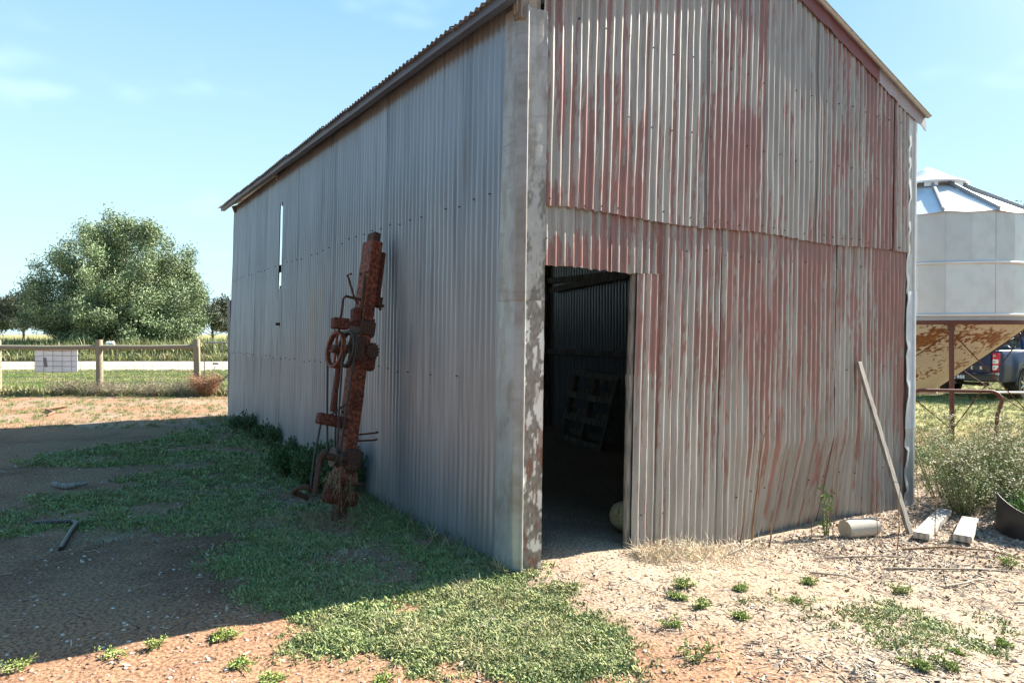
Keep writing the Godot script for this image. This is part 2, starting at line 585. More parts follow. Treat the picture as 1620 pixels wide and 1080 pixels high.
func build_cover() -> void:
	# low creeping ground cover
	var xfs := []
	var cols := []
	var xf2 := []
	var col2 := []
	for i in 460000:
		var d := 2.9 + pow(rng.randf(), 2.1) * 9.6
		var x := rng.randf_range(-0.78 * d, 0.32) if rng.randf() < 0.8 else rng.randf_range(0.0, 0.8 * d)
		if d < 4.6 and rng.randf() < 0.3: x = rng.randf_range(-1.0, 0.75)
		var g := green_at(x + rng.randfn() * 0.06, d + rng.randfn() * 0.06)
		if g < 0.22 or rng.randf() > g * 1.25 or in_shed(x, d): continue
		var s := rng.randf_range(0.75, 1.35) * (1.0 + maxf(0.0, d - 5.0) * 0.16)
		var dryness := clampf(0.1 - nz2.get_noise_2d(x * 30 + 50, d * 30) * 1.6, 0, 0.9)
		if x > -0.6 and d < 4.4: dryness += 0.25
		if rng.randf() < 0.09:
			xf2.append(up_xf(on(x, d, -0.004), s * rng.randf_range(0.6, 1.3), 0.35))
			col2.append(hue(Color(0.25, 0.29, 0.12), 0.35, dryness + 0.35))
		xfs.append(up_xf(on(x, d, -0.004), s * (0.7 + 0.7 * clampf(0.5 + nz2.get_noise_2d(x * 70 + 8, d * 70), 0, 1)), 0.3))
		cols.append(hue(Color(0.25, 0.31, 0.12), 0.45, dryness * 0.8))
	var o := copies(self, "ground_cover", tuft_mesh(10, 0.025, 0.0065, 0.024, 1.2, 11), M.leaf, xfs, cols)
	tag(o, "low green creeping ground cover spreading over the bare soil", "ground cover", "", "stuff")
	o = copies(self, "grass_blades", tuft_mesh(6, 0.06, 0.0035, 0.03, 0.9, 12), M.leaf, xf2, col2)
	tag(o, "thin longer grass blades standing in the creeping ground cover", "grass", "", "stuff")
	# straw, twigs and dead leaves
	xfs = []
	cols = []
	for i in 80000:
		var d := 2.9 + pow(rng.randf(), 1.7) * 6.0
		var x := rng.randf_range(-0.8 * d, 0.85 * d)
		var st := shed_st(x, d)
		if in_shed(x, d): continue
		var dens := 0.014
		if st.x > 0.1: dens = 0.2 + 0.78 * smoothstep(1.4, 3.2, st.x) * smoothstep(-2.2, -0.9, st.y)
		dens *= 0.12 + 1.5 * pow(clampf(0.5 + nz2.get_noise_2d(x * 28, d * 28) * 1.2 + nz2.get_noise_2d(x * 120, d * 120) * 0.6, 0, 1), 2.0)
		if rng.randf() > dens: continue
		var p := on(x, d, rng.randf_range(0.001, 0.008))
		var b := Basis(Vector3.UP, rng.randf() * TAU) * Basis(Vector3(0, 0, 1), rng.randfn() * 0.2)
		var l := rng.randf_range(0.5, 1.6)
		xfs.append(Transform3D(b.scaled(Vector3(l, 1, rng.randf_range(0.6, 1.4))), p))
		var kk := rng.randf_range(0.5, 1.15)
		cols.append(Color(0.44 * kk, 0.385 * kk, 0.31 * kk) if rng.randf() < 0.75 else Color(0.2 * kk, 0.13 * kk, 0.09 * kk))
	var mb := MB.new()
	mb.box(Vector3.ZERO, Vector3(0.05, 0.003, 0.0035))
	o = copies(self, "straw_litter", mb.mesh(), M.straw, xfs, cols)
	tag(o, "dry straw and twig litter scattered over the yard", "litter", "", "stuff")
	xfs = []
	cols = []
	for i in 60000:
		var d := 2.9 + pow(rng.randf(), 1.5) * 5.5
		var x := rng.randf_range(-0.8 * d, 0.85 * d)
		var st := shed_st(x, d)
		if in_shed(x, d): continue
		var dens := 0.006
		if st.x > 0.1: dens = 0.03 + 0.92 * smoothstep(1.8, 3.4, st.x) * smoothstep(-1.9, -0.8, st.y)
		if rng.randf() > dens: continue
		xfs.append(up_xf(on(x, d, 0.006), rng.randf_range(0.5, 1.5), 0.5))
		var kk := rng.randf_range(0.55, 1.1)
		cols.append(Color(0.5 * kk, 0.42 * kk, 0.34 * kk) if rng.randf() < 0.7 else Color(0.26 * kk, 0.15 * kk, 0.1 * kk))
	mb = MB.new()
	mb.tri(Vector3(-0.022, 0, 0), Vector3(0, -0.005, 0.009), Vector3(0.022, 0.003, 0)); mb.tri(Vector3(-0.022, 0, 0), Vector3(0.022, 0.003, 0), Vector3(0, -0.005, -0.009))
	o = copies(self, "leaf_litter", mb.mesh(), M.straw, xfs, cols)
	tag(o, "curled dead leaves lying along the gable wall", "litter", "", "stuff")
	# clods and pebbles
	xfs = []
	cols = []
	for i in 15000:
		var d := 2.9 + pow(rng.randf(), 1.6) * 7.0
		var x := rng.randf_range(-0.8 * d, 0.85 * d)
		if in_shed(x, d): continue
		var s := pow(rng.randf(), 3.0) * 1.5 + 0.3
		xfs.append(Transform3D((Basis(Vector3(rng.randf(), rng.randf(), rng.randf()).normalized(), rng.randf() * 6) ).scaled(Vector3(1, 0.6, 1) * s), on(x, d, 0.001)))
		var kk := rng.randf_range(0.6, 1.25)
		cols.append(Color(0.30 * kk, 0.185 * kk, 0.125 * kk) if rng.randf() < 0.8 else Color(0.45 * kk, 0.42 * kk, 0.38 * kk))
	var sp := SphereMesh.new()
	sp.radius = 0.0075; sp.height = 0.012; sp.radial_segments = 6; sp.rings = 3
	o = copies(self, "clods", sp, M.straw, xfs, cols)
	tag(o, "crumbs of red soil and small stones over the yard", "stones", "", "stuff")
	# silvery dead tufts in the shaded mat
	xfs = []
	cols = []
	for c in [[-3.4, 7.2, 0.6], [-2.5, 6.9, 0.7], [-3.0, 6.7, 0.5], [-1.9, 6.3, 0.5], [-2.0, 5.7, 0.35], [-2.9, 6.1, 0.4], [-3.9, 8.3, 0.4], [-1.55, 4.9, 0.3], [-2.2, 7.3, 0.5], [-0.72, 3.72, 0.12], [-0.2, 3.7, 0.16], [-1.1, 4.9, 0.3], [-3.1, 5.3, 0.3]]:
		for i in int(70 * c[2] + 8):
			var x: float = c[0] + rng.randfn() * c[2] * 0.5
			var d: float = c[1] + rng.randfn() * c[2] * 0.35
			if in_shed(x, d): continue
			xfs.append(up_xf(on(x, d), rng.randf_range(0.4, 0.95), 0.5))
			cols.append(hue(Color(0.33, 0.31, 0.22), 0.35))
	o = copies(self, "dead_grass", tuft_mesh(9, 0.075, 0.006, 0.03, 1.3, 5), M.straw, xfs, cols)
	tag(o, "silvery dead grass tufts lying in the shaded green mat", "dead grass", "", "stuff")
	# the verge beyond the fence, and the sparse yard behind the shed
	xfs = []
	cols = []
	for i in 52000:
		var d := rng.randf_range(11.5, 70.0) if rng.randf() < 0.75 else rng.randf_range(11.5, 30.0)
		var x := rng.randf_range(-0.85 * d, -0.36 * d)
		var right := rng.randf() < 0.16
		if right:
			d = rng.randf_range(8.5, 30.0)
			x = rng.randf_range(0.56 * d, 0.86 * d)
		var fence := d - 18.1
		var dens := 0.10 + 0.5 * clampf(nz2.get_noise_2d(x * 30, d * 30) * 3.0, 0, 1)
		if fence > -0.4 or right: dens = 0.9
		if absf(d - (35.5 - (x + 20.0) * 0.03)) < 5.2: continue
		if rng.randf() > dens or in_shed(x, d): continue
		var tall := 0.5 if fence > 0.0 else 0.3
		if d > 40.0: tall = rng.randf_range(1.5, 3.2)
		elif absf(fence) < 0.35: tall = 1.1
		if right: tall = rng.randf_range(0.2, 0.4)
		xfs.append(up_xf(on(x, d), tall * rng.randf_range(0.7, 1.2), 0.2))
		var yellow := clampf(nz2.get_noise_2d(x * 8, d * 8) * 1.3 + 0.45, 0, 1) if d < 40 else rng.randf_range(0.3, 1.0)
		if absf(fence) < 0.5 and not right: yellow = 1.0
		cols.append(hue(Color(0.15, 0.21, 0.065), 0.3, clampf(yellow, 0, 1)))
	o = copies(self, "verge_grass", tuft_mesh(14, 0.22, 0.016, 0.16, 0.7, 8), M.leaf, xfs, cols)
	tag(o, "tufts of green and dry grass on the verge and paddock", "grass", "", "stuff")
	# rank grass on the far side of the road
	xfs = []
	cols = []
	for i in 5200:
		var d := rng.randf_range(42.0, 62.0)
		var x := rng.randf_range(-0.82 * d, -0.38 * d)
		xfs.append(up_xf(on(x, d), rng.randf_range(0.6, 1.35), 0.12))
		cols.append(hue(Color(0.14, 0.19, 0.07), 0.35, rng.randf_range(0.0, 0.8)))
	o = copies(self, "rank_grass", tuft_mesh(16, 1.05, 0.05, 0.5, 0.4, 18), M.leaf, xfs, cols)
	tag(o, "tall rank grass growing along the far side of the road", "grass", "", "stuff")
# ---------- the shed (own axes: x along the gable, y up, -z along its length; origin at the near corner) ----------
func lean(s: float, t: float) -> float:
	var k := 0.016
	if s < 1.0: k = lerpf(0.016, 0.03, s)
	elif s < 3.0: k = lerpf(0.03, 0.02, (s - 1.0) / 2.0)
	else: k = lerpf(0.02, 0.006, (s - 3.0) / 2.07)
	return lerpf(k, 0.034, clampf(t / LONG, 0, 1)) if s < 2.5 else lerpf(k, 0.012, clampf(t / LONG, 0, 1))

func eave_drop(t: float) -> float:    # the side wall has settled at its near end
	return -0.09 + 0.014 * t

func rake(s: float) -> float:      # height of the gable wall at s
	return EAVE + PITCH * minf(s, WIDE - s) - 0.09 * clampf(1.0 - s / (WIDE * 0.5), 0, 1)

func gable_bend(s: float, h: float) -> float:     # how far the old gable sheets are pushed out of plane
	var z := nz.get_noise_2d(s * 24, h * 14) * 0.010
	z += nz.get_noise_2d(s * 160 + 77, h * 40) * 0.0012
	# the kicked-in sheet
	if h < 0.62 and h > -0.5: z -= 0.20 * (0.62 - h) * smoothstep(2.0, 2.95, s) * (1.0 - smoothstep(3.65, 4.5, s))
	return z

func gable_sheet(root: Node, s0: float, s1: float, lo: Callable, hi: Callable, layer: float, red_top: float, red_low: float, seed_: int, last := false) -> void:
	var r := RandomNumberGenerator.new()
	r.seed = seed_
	var seg := 14
	var nu := int(round((s1 - s0) / WAVE * seg)) + 1
	var nv := 90
	var pts := PackedVector3Array()
	var cols := PackedColorArray()
	var tilt := r.randf_range(-0.006, 0.006)
	var ph := r.randf() * 0.02
	var amp := r.randf_range(0.0095, 0.0115)
	var grey := Color(0.35, 0.333, 0.31) * r.randf_range(0.85, 1.12)
	var red := Color(0.255, 0.098, 0.083) * r.randf_range(0.9, 1.15)
	var tone := r.randf_range(-0.15, 0.15)
	for j in nv:
		var f := float(j) / (nv - 1)
		for i in nu:
			var u := float(i) / (nu - 1)
			var s := lerpf(s0, s1, u)
			var h := lerpf(lo.call(s), hi.call(s), f)
			var c := cos(TAU * (s - s0 + ph) / WAVE)
			var flat := 1.0 + nz2.get_noise_2d(s * 90 + seed_ * 10, h * 28) * 0.35
			var z := amp * flat * c + layer + gable_bend(s, h)
			# the free edge of the lap stands a little proud
			z += 0.005 * smoothstep(0.035, 0.0, s1 - s) + 0.002 * sin(h * 9.0 + seed_) * smoothstep(0.12, 0.0, s1 - s)
			if j == 0: z += 0.003 * nz.get_noise_1d(s * 900)
			var hh := h
			if j == 0: hh += nz.get_noise_1d(s * 250 + seed_) * 0.012
			pts.append(Vector3(s + tilt * h + lean(s, 0) * h, hh, z))
			# paint: red where it has held, along the hollows first; grey zinc where it has gone
			var run := nz2.get_noise_2d(s * 330 + seed_ * 31, h * 9)
			var patch := nz2.get_noise_2d(s * 28 + seed_ * 7, h * 22 + 40)
			var keep := lerpf(red_low, red_top, smoothstep(0.05, 0.95, f)) + tone
			var fine := nz2.get_noise_2d(s * 900 + seed_, h * 130)
			var k := smoothstep(0.40, 0.54, keep + run * 0.85 + patch * 0.36 + fine * 0.30 - c * 0.16)
			var g := grey * (1.0 + 0.35 * nz2.get_noise_2d(s * 210 + 500, h * 14 + seed_))
			var p := g.lerp(red * (1.0 + 0.3 * nz2.get_noise_2d(s * 140, h * 60)), k * 0.78)
			# rust stains under the fixings
			var st := smoothstep(0.42, 0.7, nz2.get_noise_2d(s * 420 + 900, h * 30 + seed_ * 3))
			p = p.lerp(Color(0.17, 0.085, 0.045), st * 0.5)
			cols.append(p)
	var mb := MB.new()
	mb.grid(pts, nu, nv, cols)
	var o := part(root, "wall_sheet", mb, M.old_iron)
	o.set_meta("label", "weathered corrugated sheet with worn red paint")

func plain_sheet(root: Node, called: String, a: Vector3, along: Vector3, up: Vector3, out: Vector3, len_: float, height: float, tint: Color, m: Material, seed_: int, seg := 8, rows := 10, bent := 0.006, leaning := false) -> void:
	var nu := int(round(len_ / WAVE * seg)) + 1
	var pts := PackedVector3Array()
	var cols := PackedColorArray()
	var r := RandomNumberGenerator.new()
	r.seed = seed_
	var k0 := r.randf_range(0.92, 1.08)
	for j in rows:
		var h := height * j / (rows - 1)
		for i in nu:
			var s := len_ * i / (nu - 1)
			var p := a + along * s + up * h
			var w := cos(TAU * s / WAVE) * (0.0105 if leaning else 0.0085) + nz.get_noise_2d((p.x + p.z) * 40, h * 30) * bent
			p += out * w
			if leaning: p.x += lean(p.x, -p.z) * p.y
			pts.append(p)
			var g := k0 * (1.0 + 0.10 * nz2.get_noise_2d((s + seed_) * 60, h * 10 + seed_))
			var cc := Color(tint.r * g, tint.g * g, tint.b * g)
			if leaning:      # faint yellow runs, as seen left of the machine, and thin water marks
				var tt := -p.z
				var run := maxf(exp(-pow((tt - 4.62) / 0.07, 2.0)) * smoothstep(1.2, 1.5, p.y) * smoothstep(2.25, 2.0, p.y), 0.7 * exp(-pow((tt - 4.3) / 0.05, 2.0)) * smoothstep(1.7, 1.9, p.y) * smoothstep(2.3, 2.1, p.y))
				cc = cc.lerp(Color(0.40, 0.36, 0.20), run * 0.55)
				cc = cc * (1.0 - 0.22 * smoothstep(0.25, 0.5, nz2.get_noise_2d(tt * 130, p.y * 6 + 3)))
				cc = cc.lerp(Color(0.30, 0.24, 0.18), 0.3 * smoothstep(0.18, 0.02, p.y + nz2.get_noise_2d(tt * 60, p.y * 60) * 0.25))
			cols.append(cc)
	var mb := MB.new()
	mb.grid(pts, nu, rows, cols, along.cross(up).dot(out) < 0)
	part(root, called, mb, m)

func timber(root: Node, called: String, a: Vector3, b: Vector3, w: float, d: float, m: Material) -> void:
	var mb := MB.new()
	mb.bar(a, b, w, d, 0.004)
	part(root, called, mb, m)

func build_shed() -> void:
	var root := thing("farm_shed", "corrugated iron farm shed with faded red gable and open doorway", "shed", shed_frame)
	var LO := -0.42
	# --- gable end, lower course
	var door0 := 0.15
	var door1 := 1.05
	var door_top := 2.07
	var lap := 2.50
	var low := func(s): return maxf(LO, -0.02 - 0.26 * smoothstep(0.7, 2.9, s))
	var head := func(s): return door_top + 0.008 * sin(s * 5.0)
	var mid := func(s): return lap + 0.06
	gable_sheet(root, 0.155, 0.80, head, mid, 0.004, 0.1, 0.85, 3)
	gable_sheet(root, 0.78, 1.30, head, mid, 0.0, 0.6, 0.6, 4)
	gable_sheet(root, 1.05, 1.33, low, head, 0.002, 0.4, 0.15, 5)
	gable_sheet(root, 1.30, 2.04, low, mid, 0.005, 0.62, 0.08, 6)
	gable_sheet(root, 2.01, 2.93, low, mid, 0.001, 0.66, 0.16, 7)
	gable_sheet(root, 2.90, 3.70, low, mid, 0.006, 0.60, 0.18, 8)
	gable_sheet(root, 3.67, 4.30, low, mid, 0.001, 0.62, 0.3, 9)
	gable_sheet(root, 4.27, 4.99, low, mid, 0.005, 0.8, 0.1, 10)
	# --- upper course laps over it
	var sill := func(s): return lap - 0.02 + 0.012 * sin(s * 3.1) - 0.004 * s
	var top := func(s): return rake(s) - 0.01
	var ed := [0.14, 0.43, 1.05, 1.76, 2.47, 3.28, 4.01, 4.66, 4.99]
	var rt := [0.2, 0.2, 0.16, 0.42, 0.24, 0.5, 0.62, 0.2]
	var rl := [0.36, 0.62, 0.38, 0.62, 0.26, 0.55, 0.75, 0.4]
	for i in 8:
		gable_sheet(root, ed[i], ed[i + 1] + 0.03, sill, top, 0.027 + (0.004 if i % 2 else 0.0), rt[i], rl[i], 20 + i)
	# --- side wall, newer zinc sheets
	var zinc := Color(0.29, 0.323, 0.365)
	var t := 0.0
	var i := 0
	while t < LONG - 0.05:
		var w := minf(WAVE * 10, LONG - t)
		if t < 6.2 and t + w > 6.2: w = 6.2 - t
		var off := Vector3(-0.0012 if i % 2 else 0.0, 0, 0)
		var g := 0.97 + 0.06 * rng.randf()
		var tn := Color(zinc.r * g, zinc.g * g, zinc.b * g)
		if t > 6.0:
			plain_sheet(root, "wall_sheet", Vector3(-0.012, 1.24, -t) + off, Vector3(0, 0, -1), Vector3.UP, Vector3(-1, 0, 0), w, EAVE + eave_drop(t) - 1.24, tn, M.zinc, 40 + i, 8, 14, 0.006, true)
			plain_sheet(root, "wall_sheet", Vector3(0.004, -0.06, -t) + off, Vector3(0, 0, -1), Vector3.UP, Vector3(-1, 0, 0), w, 1.34, tn, M.zinc, 60 + i, 8, 8, 0.006, true)
		else:
			plain_sheet(root, "wall_sheet", Vector3(-0.012, -0.04, -t) + off, Vector3(0, 0, -1), Vector3.UP, Vector3(-1, 0, 0), w + (0.057 if absf(t + w - 6.2) < 0.01 else 0.019), EAVE + eave_drop(t) + 0.04, tn, M.zinc, 40 + i, 9, 18, 0.006, true)
		t += w
		if absf(t - 6.2) < 0.005: t += 0.108
		i += 1
	# strips that close the slit in the side wall below and above
	plain_sheet(root, "cover_strip", Vector3(-0.0135, -0.04, -6.08), Vector3(0, 0, -1), Vector3.UP, Vector3(-1, 0, 0), 0.247, 2.3, zinc, M.zinc, 77, 9, 10, 0.006, true)
	plain_sheet(root, "cover_strip", Vector3(-0.0135, 3.5, -6.08), Vector3(0, 0, -1), Vector3.UP, Vector3(-1, 0, 0), 0.247, EAVE - 3.52, zinc, M.zinc, 78, 9, 4, 0.006, true)
	# --- far side and back (high opening beside the corner, widened to light the inside)
	t = 0.0
	i = 0
	while t < LONG - 0.05:
		var w := minf(0.762, LONG - t)
		plain_sheet(root, "wall_sheet", Vector3(WIDE + 0.008, -0.3, -t), Vector3(0, 0, -1), Vector3.UP, Vector3(1, 0, 0), w, EAVE + 0.3, Color(0.4, 0.41, 0.42), M.zinc, 80 + i, 8, 6, 0.004)
		t += w
		i += 1
	var s := 0.0
	i = 0
	while s < WIDE - 0.05:
		var w := minf(0.762, WIDE - s)
		var hgt := minf(rake(s), rake(s + w)) + 0.35
		if i < 3: hgt = 2.55
		plain_sheet(root, "wall_sheet", Vector3(s, -0.3, -LONG - 0.01), Vector3.RIGHT, Vector3.UP, Vector3(0, 0, -1), w, hgt, Color(0.4, 0.41, 0.42), M.zinc, 110 + i, 8, 6, 0.004)
		s += w
		i += 1
	# --- roof, two slopes, ribs running down the slope
	var sl := Vector3(1, PITCH, 0).normalized()
	var half := WIDE / 2
	var eave_out := 0.20
	t = -0.12
	i = 0
	while t < LONG + 0.14:
		var w := minf(0.762, LONG + 0.15 - t)
		var run := (half + eave_out) / sl.x
		for side in [0, 1]:
			var d := Vector3(sl.x if side == 0 else -sl.x, sl.y, 0)
			var a := Vector3(-eave_out if side == 0 else WIDE + eave_out, EAVE + (eave_drop(t) if side == 0 else 0.0) + 0.055 - PITCH * eave_out + (0.003 if i % 2 else 0.0) + rng.randf_range(-0.004, 0.004), -t)
			if side == 0: a += Vector3(0.06, 0, 0)
			else: a += Vector3(0.01, 0, 0)
			var nn := Vector3(-d.y if side == 0 else sl.y, absf(d.x), 0)
			plain_sheet(root, "roof_sheet", a, Vector3(0, 0, -1), d, nn, w + 0.03, run, Color(0.40, 0.42, 0.45), M.zinc, 140 + i * 2 + side, 10, 4, 0.003)
		t += w
		i += 1
	var rd := MB.new()
	rd.col = Color(0.34, 0.35, 0.36)
	var ry := EAVE + 0.075 + PITCH * half
	rd.quad(Vector3(half + 0.03, ry + 0.03, 0.13), Vector3(half + 0.03, ry + 0.03, -LONG - 0.16), Vector3(half - 0.17, ry - 0.045, -LONG - 0.16), Vector3(half - 0.17, ry - 0.045, 0.13))
	rd.quad(Vector3(half + 0.03, ry + 0.03, 0.13), Vector3(half + 0.23, ry - 0.045, 0.13), Vector3(half + 0.23, ry - 0.045, -LONG - 0.16), Vector3(half + 0.03, ry + 0.03, -LONG - 0.16))
	part(root, "ridge_cap", rd, M.zinc)
	# --- barge capping on the rakes of the gable
	for side in [0, 1]:
		for piece in 2:
			var f0 := 0.0 if piece == 0 else 0.34
			var f1 := 0.35 if piece == 0 else 1.0
			var mb := MB.new()
			var pts := PackedVector3Array()
			var nv := 22
			var prof := [Vector2(0.048, -0.11), Vector2(0.052, -0.105), Vector2(0.05, 0.055), Vector2(0.046, 0.068), Vector2(0.03, 0.072), Vector2(-0.12, 0.078)]
			for j in nv:
				var f := lerpf(f0, f1, float(j) / (nv - 1))
				var x := lerpf(-0.2 if side == 1 else 0.16, half, f)
				var y := EAVE + (0.03 if side == 1 else 0.07) + PITCH * x
				for p in prof:
					var bump := nz.get_noise_2d(x * 200 + side * 50, p.y * 300) * (0.012 if p.y < 0 else 0.004)
					var q := Vector3(x if side == 0 else WIDE - x + 0.04, y + p.y + bump * 0.6 + (0.004 if piece == 1 else 0.0), p.x + bump + (0.004 if piece == 1 else 0.0))
					q.x += 0.05 * (1.0 if side == 0 else -0.3)
					pts.append(q)
			mb.grid(pts, prof.size(), nv, PackedColorArray(), side == 0)
			var o := part(root, "barge_cap", mb, M.barge_red if piece == 1 else M.barge_grey)
			o.set_meta("label", "dented barge capping in faded maroon paint" if piece == 1 else "lilac grey galvanised barge capping")
	# --- corner flashing at the near corner: upper and lower lengths, a raised bead along the fold
	var prof0 := [Vector2(-0.026, -0.215), Vector2(-0.030, -0.208), Vector2(-0.031, -0.13), Vector2(-0.030, -0.03), Vector2(-0.024, 0.012), Vector2(-0.004, 0.036), Vector2(0.004, 0.044), Vector2(0.010, 0.062), Vector2(0.016, 0.069), Vector2(0.023, 0.066), Vector2(0.042, 0.041), Vector2(0.06, 0.043), Vector2(0.12, 0.049), Vector2(0.172, 0.053), Vector2(0.182, 0.058), Vector2(0.188, 0.044)]
	var prof := []
	for k in prof0.size() - 1:
		var steps := maxi(1, int(prof0[k].distance_to(prof0[k + 1]) / 0.008))
		for w in steps: prof.append(prof0[k].lerp(prof0[k + 1], float(w) / steps))
	prof.append(prof0[-1])
	for piece in 2:
		var h0: float = 1.83 if piece == 1 else 0.0
		var h1: float = 3.79 if piece == 1 else 1.87
		var pts := PackedVector3Array()
		var nv := 150
		var cols := PackedColorArray()
		for j in nv:
			var h := lerpf(h0, h1, float(j) / (nv - 1))
			for k in prof.size():
				var p: Vector2 = prof[k]
				var front := p.y > 0.03
				var o2 := 0.005 if piece == 1 else 0.0
				var bump := nz.get_noise_2d(h * 18 + 11, p.x * 60 + p.y * 60) * (0.0006 if front else 0.003)
				if p.x > 0.15: bump += nz.get_noise_2d(h * 60, 7) * 0.006 * (p.x - 0.15) / 0.03
				if p.y < -0.2: bump += nz.get_noise_2d(h * 90, 70) * 0.004
				var narrow := 1.0 - 0.28 * smoothstep(1.5, 3.8, h)
				var q := Vector3(p.x - o2 - (bump if not front else 0.0), h, p.y * (narrow if p.y < 0 else 1.0) + o2 + (bump if front else 0.0))
				if j == 0 and piece == 0: q.y += 0.02 + nz.get_noise_2d(p.x * 400, 4) * 0.03
				q.x += lean(0, 0) * q.y
				pts.append(q)
				var along := p.x - p.y
				var a := nz2.get_noise_2d(h * 45, along * 160)
				var b := nz2.get_noise_2d(h * 260, along * 700 + 60)
				var c := Color(0.36, 0.35, 0.34).lerp(Color(0.27, 0.25, 0.225), clampf(0.4 + a * 1.3 + b * 0.6, 0, 1))
				# horizontal scuffs
				c = c.lerp(Color(0.2, 0.18, 0.16), 0.4 * smoothstep(0.25, 0.5, nz2.get_noise_2d(h * 420, along * 45)))
				if piece == 0:
					c = Color(0.38, 0.40, 0.41).lerp(Color(0.28, 0.265, 0.24), clampf(0.3 + a * 1.2 + b * 0.5, 0, 1))
					if p.x > 0.03:
						c = Color(0.17, 0.15, 0.135).lerp(Color(0.27, 0.25, 0.23), clampf(0.5 + b * 1.5, 0, 1))
						var pale_patch := nz2.get_noise_2d(h * 75 + 5, along * 260) + nz2.get_noise_2d(h * 240, along * 480) * 0.5 + smoothstep(0.09, 0.17, p.x) * 0.16
						c = c.lerp(Color(0.66, 0.65, 0.62), smoothstep(0.20, 0.26, pale_patch))  # pale noise patches on the front leg
						c = c.lerp(Color(0.20, 0.085, 0.055), 0.75 * smoothstep(0.16, 0.3, nz2.get_noise_2d(h * 60 + 40, along * 200)) * smoothstep(1.4, 1.0, h))
				elif p.x > 0.03: c = c.lerp(Color(0.12, 0.11, 0.095), smoothstep(0.06, 0.3, a + b * 0.8) * 0.75 * smoothstep(3.2, 2.4, h))
				cols.append(c)
		var mb := MB.new()
		mb.grid(pts, prof.size(), nv, cols)
		var o := part(root, "corner_flashing", mb, M.flashing)
		if piece == 0: o.set_meta("label", "scuffed lower corner flashing with pale and rusty patches")
	var cap := MB.new()
	cap.bar(Vector3(0.045, 3.70, 0.012), Vector3(0.05, 3.89, 0.014), 0.09, 0.06, 0.006)
	part(root, "corner_post_top", cap, M.wood_grey)
	# --- eave flashing under the roof edge of the side wall
	for k in 4:
		var pts := PackedVector3Array()
		for j in 13:
			var tt := -0.1 + (LONG + 0.22) * (k + j / 12.0) / 4.0
			var sag := nz.get_noise_2d(tt * 20, 3) * 0.008
			for p in [Vector2(-0.19, -0.006), Vector2(-0.196, -0.014), Vector2(-0.182, -0.150), Vector2(-0.17, -0.158), Vector2(-0.06, -0.15)]:
				pts.append(Vector3(p.x * 0.55 + 0.01, EAVE + eave_drop(tt) + 0.055 - PITCH * 0.20 + p.y * 0.5 + sag + 0.025, -tt))
		var mb := MB.new()
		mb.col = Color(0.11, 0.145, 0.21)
		mb.grid(pts, 5, 13, PackedColorArray(), true)
		part(root, "eave_flashing", mb, M.zinc_matt)
	timber(root, "packer_block", Vector3(0.0, 3.84, 0.012), Vector3(0.2, 3.84, 0.012), 0.04, 0.22, M.wood_dark)
	# --- flashing at the far end of the gable
	var ys := [[-0.26, 0.62, 0.0], [0.60, 2.06, 0.006], [2.03, 3.95, 0.0]]
	var tints := [Color(0.40, 0.41, 0.41), Color(0.46, 0.51, 0.56), Color(0.44, 0.45, 0.45)]
	for k in 3:
		var prof2 := [Vector2(-0.13, 0.030), Vector2(-0.125, 0.036), Vector2(-0.05, 0.034), Vector2(-0.02, 0.034), Vector2(-0.014, 0.044), Vector2(0.03, 0.046), Vector2(0.036, 0.04), Vector2(0.038, -0.12)]
		var pts := PackedVector3Array()
		var nv := 18
		for j in nv:
			var h := lerpf(ys[k][0], ys[k][1], float(j) / (nv - 1))
			for n_ in prof2.size():
				var p: Vector2 = prof2[n_]
				var curl := nz.get_noise_2d(h * 130, 33) * (0.035 if n_ < 2 else 0.002)
				pts.append(Vector3(WIDE + p.x + lean(WIDE, 0) * h + curl * 0.5, h, p.y + ys[k][2] + maxf(curl, -0.004)))
		var mb := MB.new()
		mb.col = tints[k]
		mb.grid(pts, prof2.size(), nv)
		part(root, "corner_flashing", mb, M.flashing)
	# --- timber frame: posts, girts, plates, rafters
	var ps := [[0.07, 0.16], [0.07, 3.3], [0.07, 7.5], [0.07, LONG - 0.12], [WIDE - 0.1, 0.1], [WIDE - 0.1, 3.3], [WIDE - 0.1, 6.6], [WIDE - 0.1, LONG - 0.12]]
	for p in ps:
		timber(root, "post", Vector3(p[0] + (0.03 if p[0] < 1 else 0.0), -0.3, -p[1]), Vector3(p[0] + 0.04 + (lean(0, p[1]) * EAVE if p[0] < 1 else 0.0), EAVE - 0.02, -p[1]), 0.10, 0.10, M.wood_dark)
	for x in [0.075, WIDE - 0.05]:
		for h in [1.27, 2.58]:
			for q in 3:
				timber(root, "girt", Vector3(x + (lean(0, q * 3.3) * h if x < 1 else 0.0), h, -0.05 - q * 3.26), Vector3(x + (lean(0, q * 3.3 + 3.26) * h if x < 1 else 0.0), h + (0.0 if x < 1 else 0.02 * q), -0.05 - (q + 1) * 3.26), 0.045, 0.10, M.wood_dark)
	timber(root, "brace", Vector3(WIDE - 0.1, 2.72, -1.5), Vector3(WIDE - 0.1, 2.42, -6.4), 0.04, 0.1, M.wood_dark)
	timber(root, "top_plate", Vector3(0.03 + lean(0, 0.3) * EAVE, EAVE - 0.10, -0.35), Vector3(0.02 + lean(0, LONG) * EAVE, EAVE + 0.03, -LONG), 0.06, 0.07, M.wood_pale)
	timber(root, "top_plate", Vector3(WIDE - 0.05, EAVE - 0.03, -0.1), Vector3(WIDE - 0.05, EAVE - 0.03, -LONG), 0.05, 0.1, M.wood_dark)
	for k in 4:
		var z := -0.2 - k * 3.15
		for side in [0, 1]:
			timber(root, "rafter", Vector3(0.06 if side == 0 else WIDE - 0.06, EAVE - 0.03, z), Vector3(half, EAVE - 0.06 + PITCH * half, z), 0.045, 0.12, M.wood_dark)
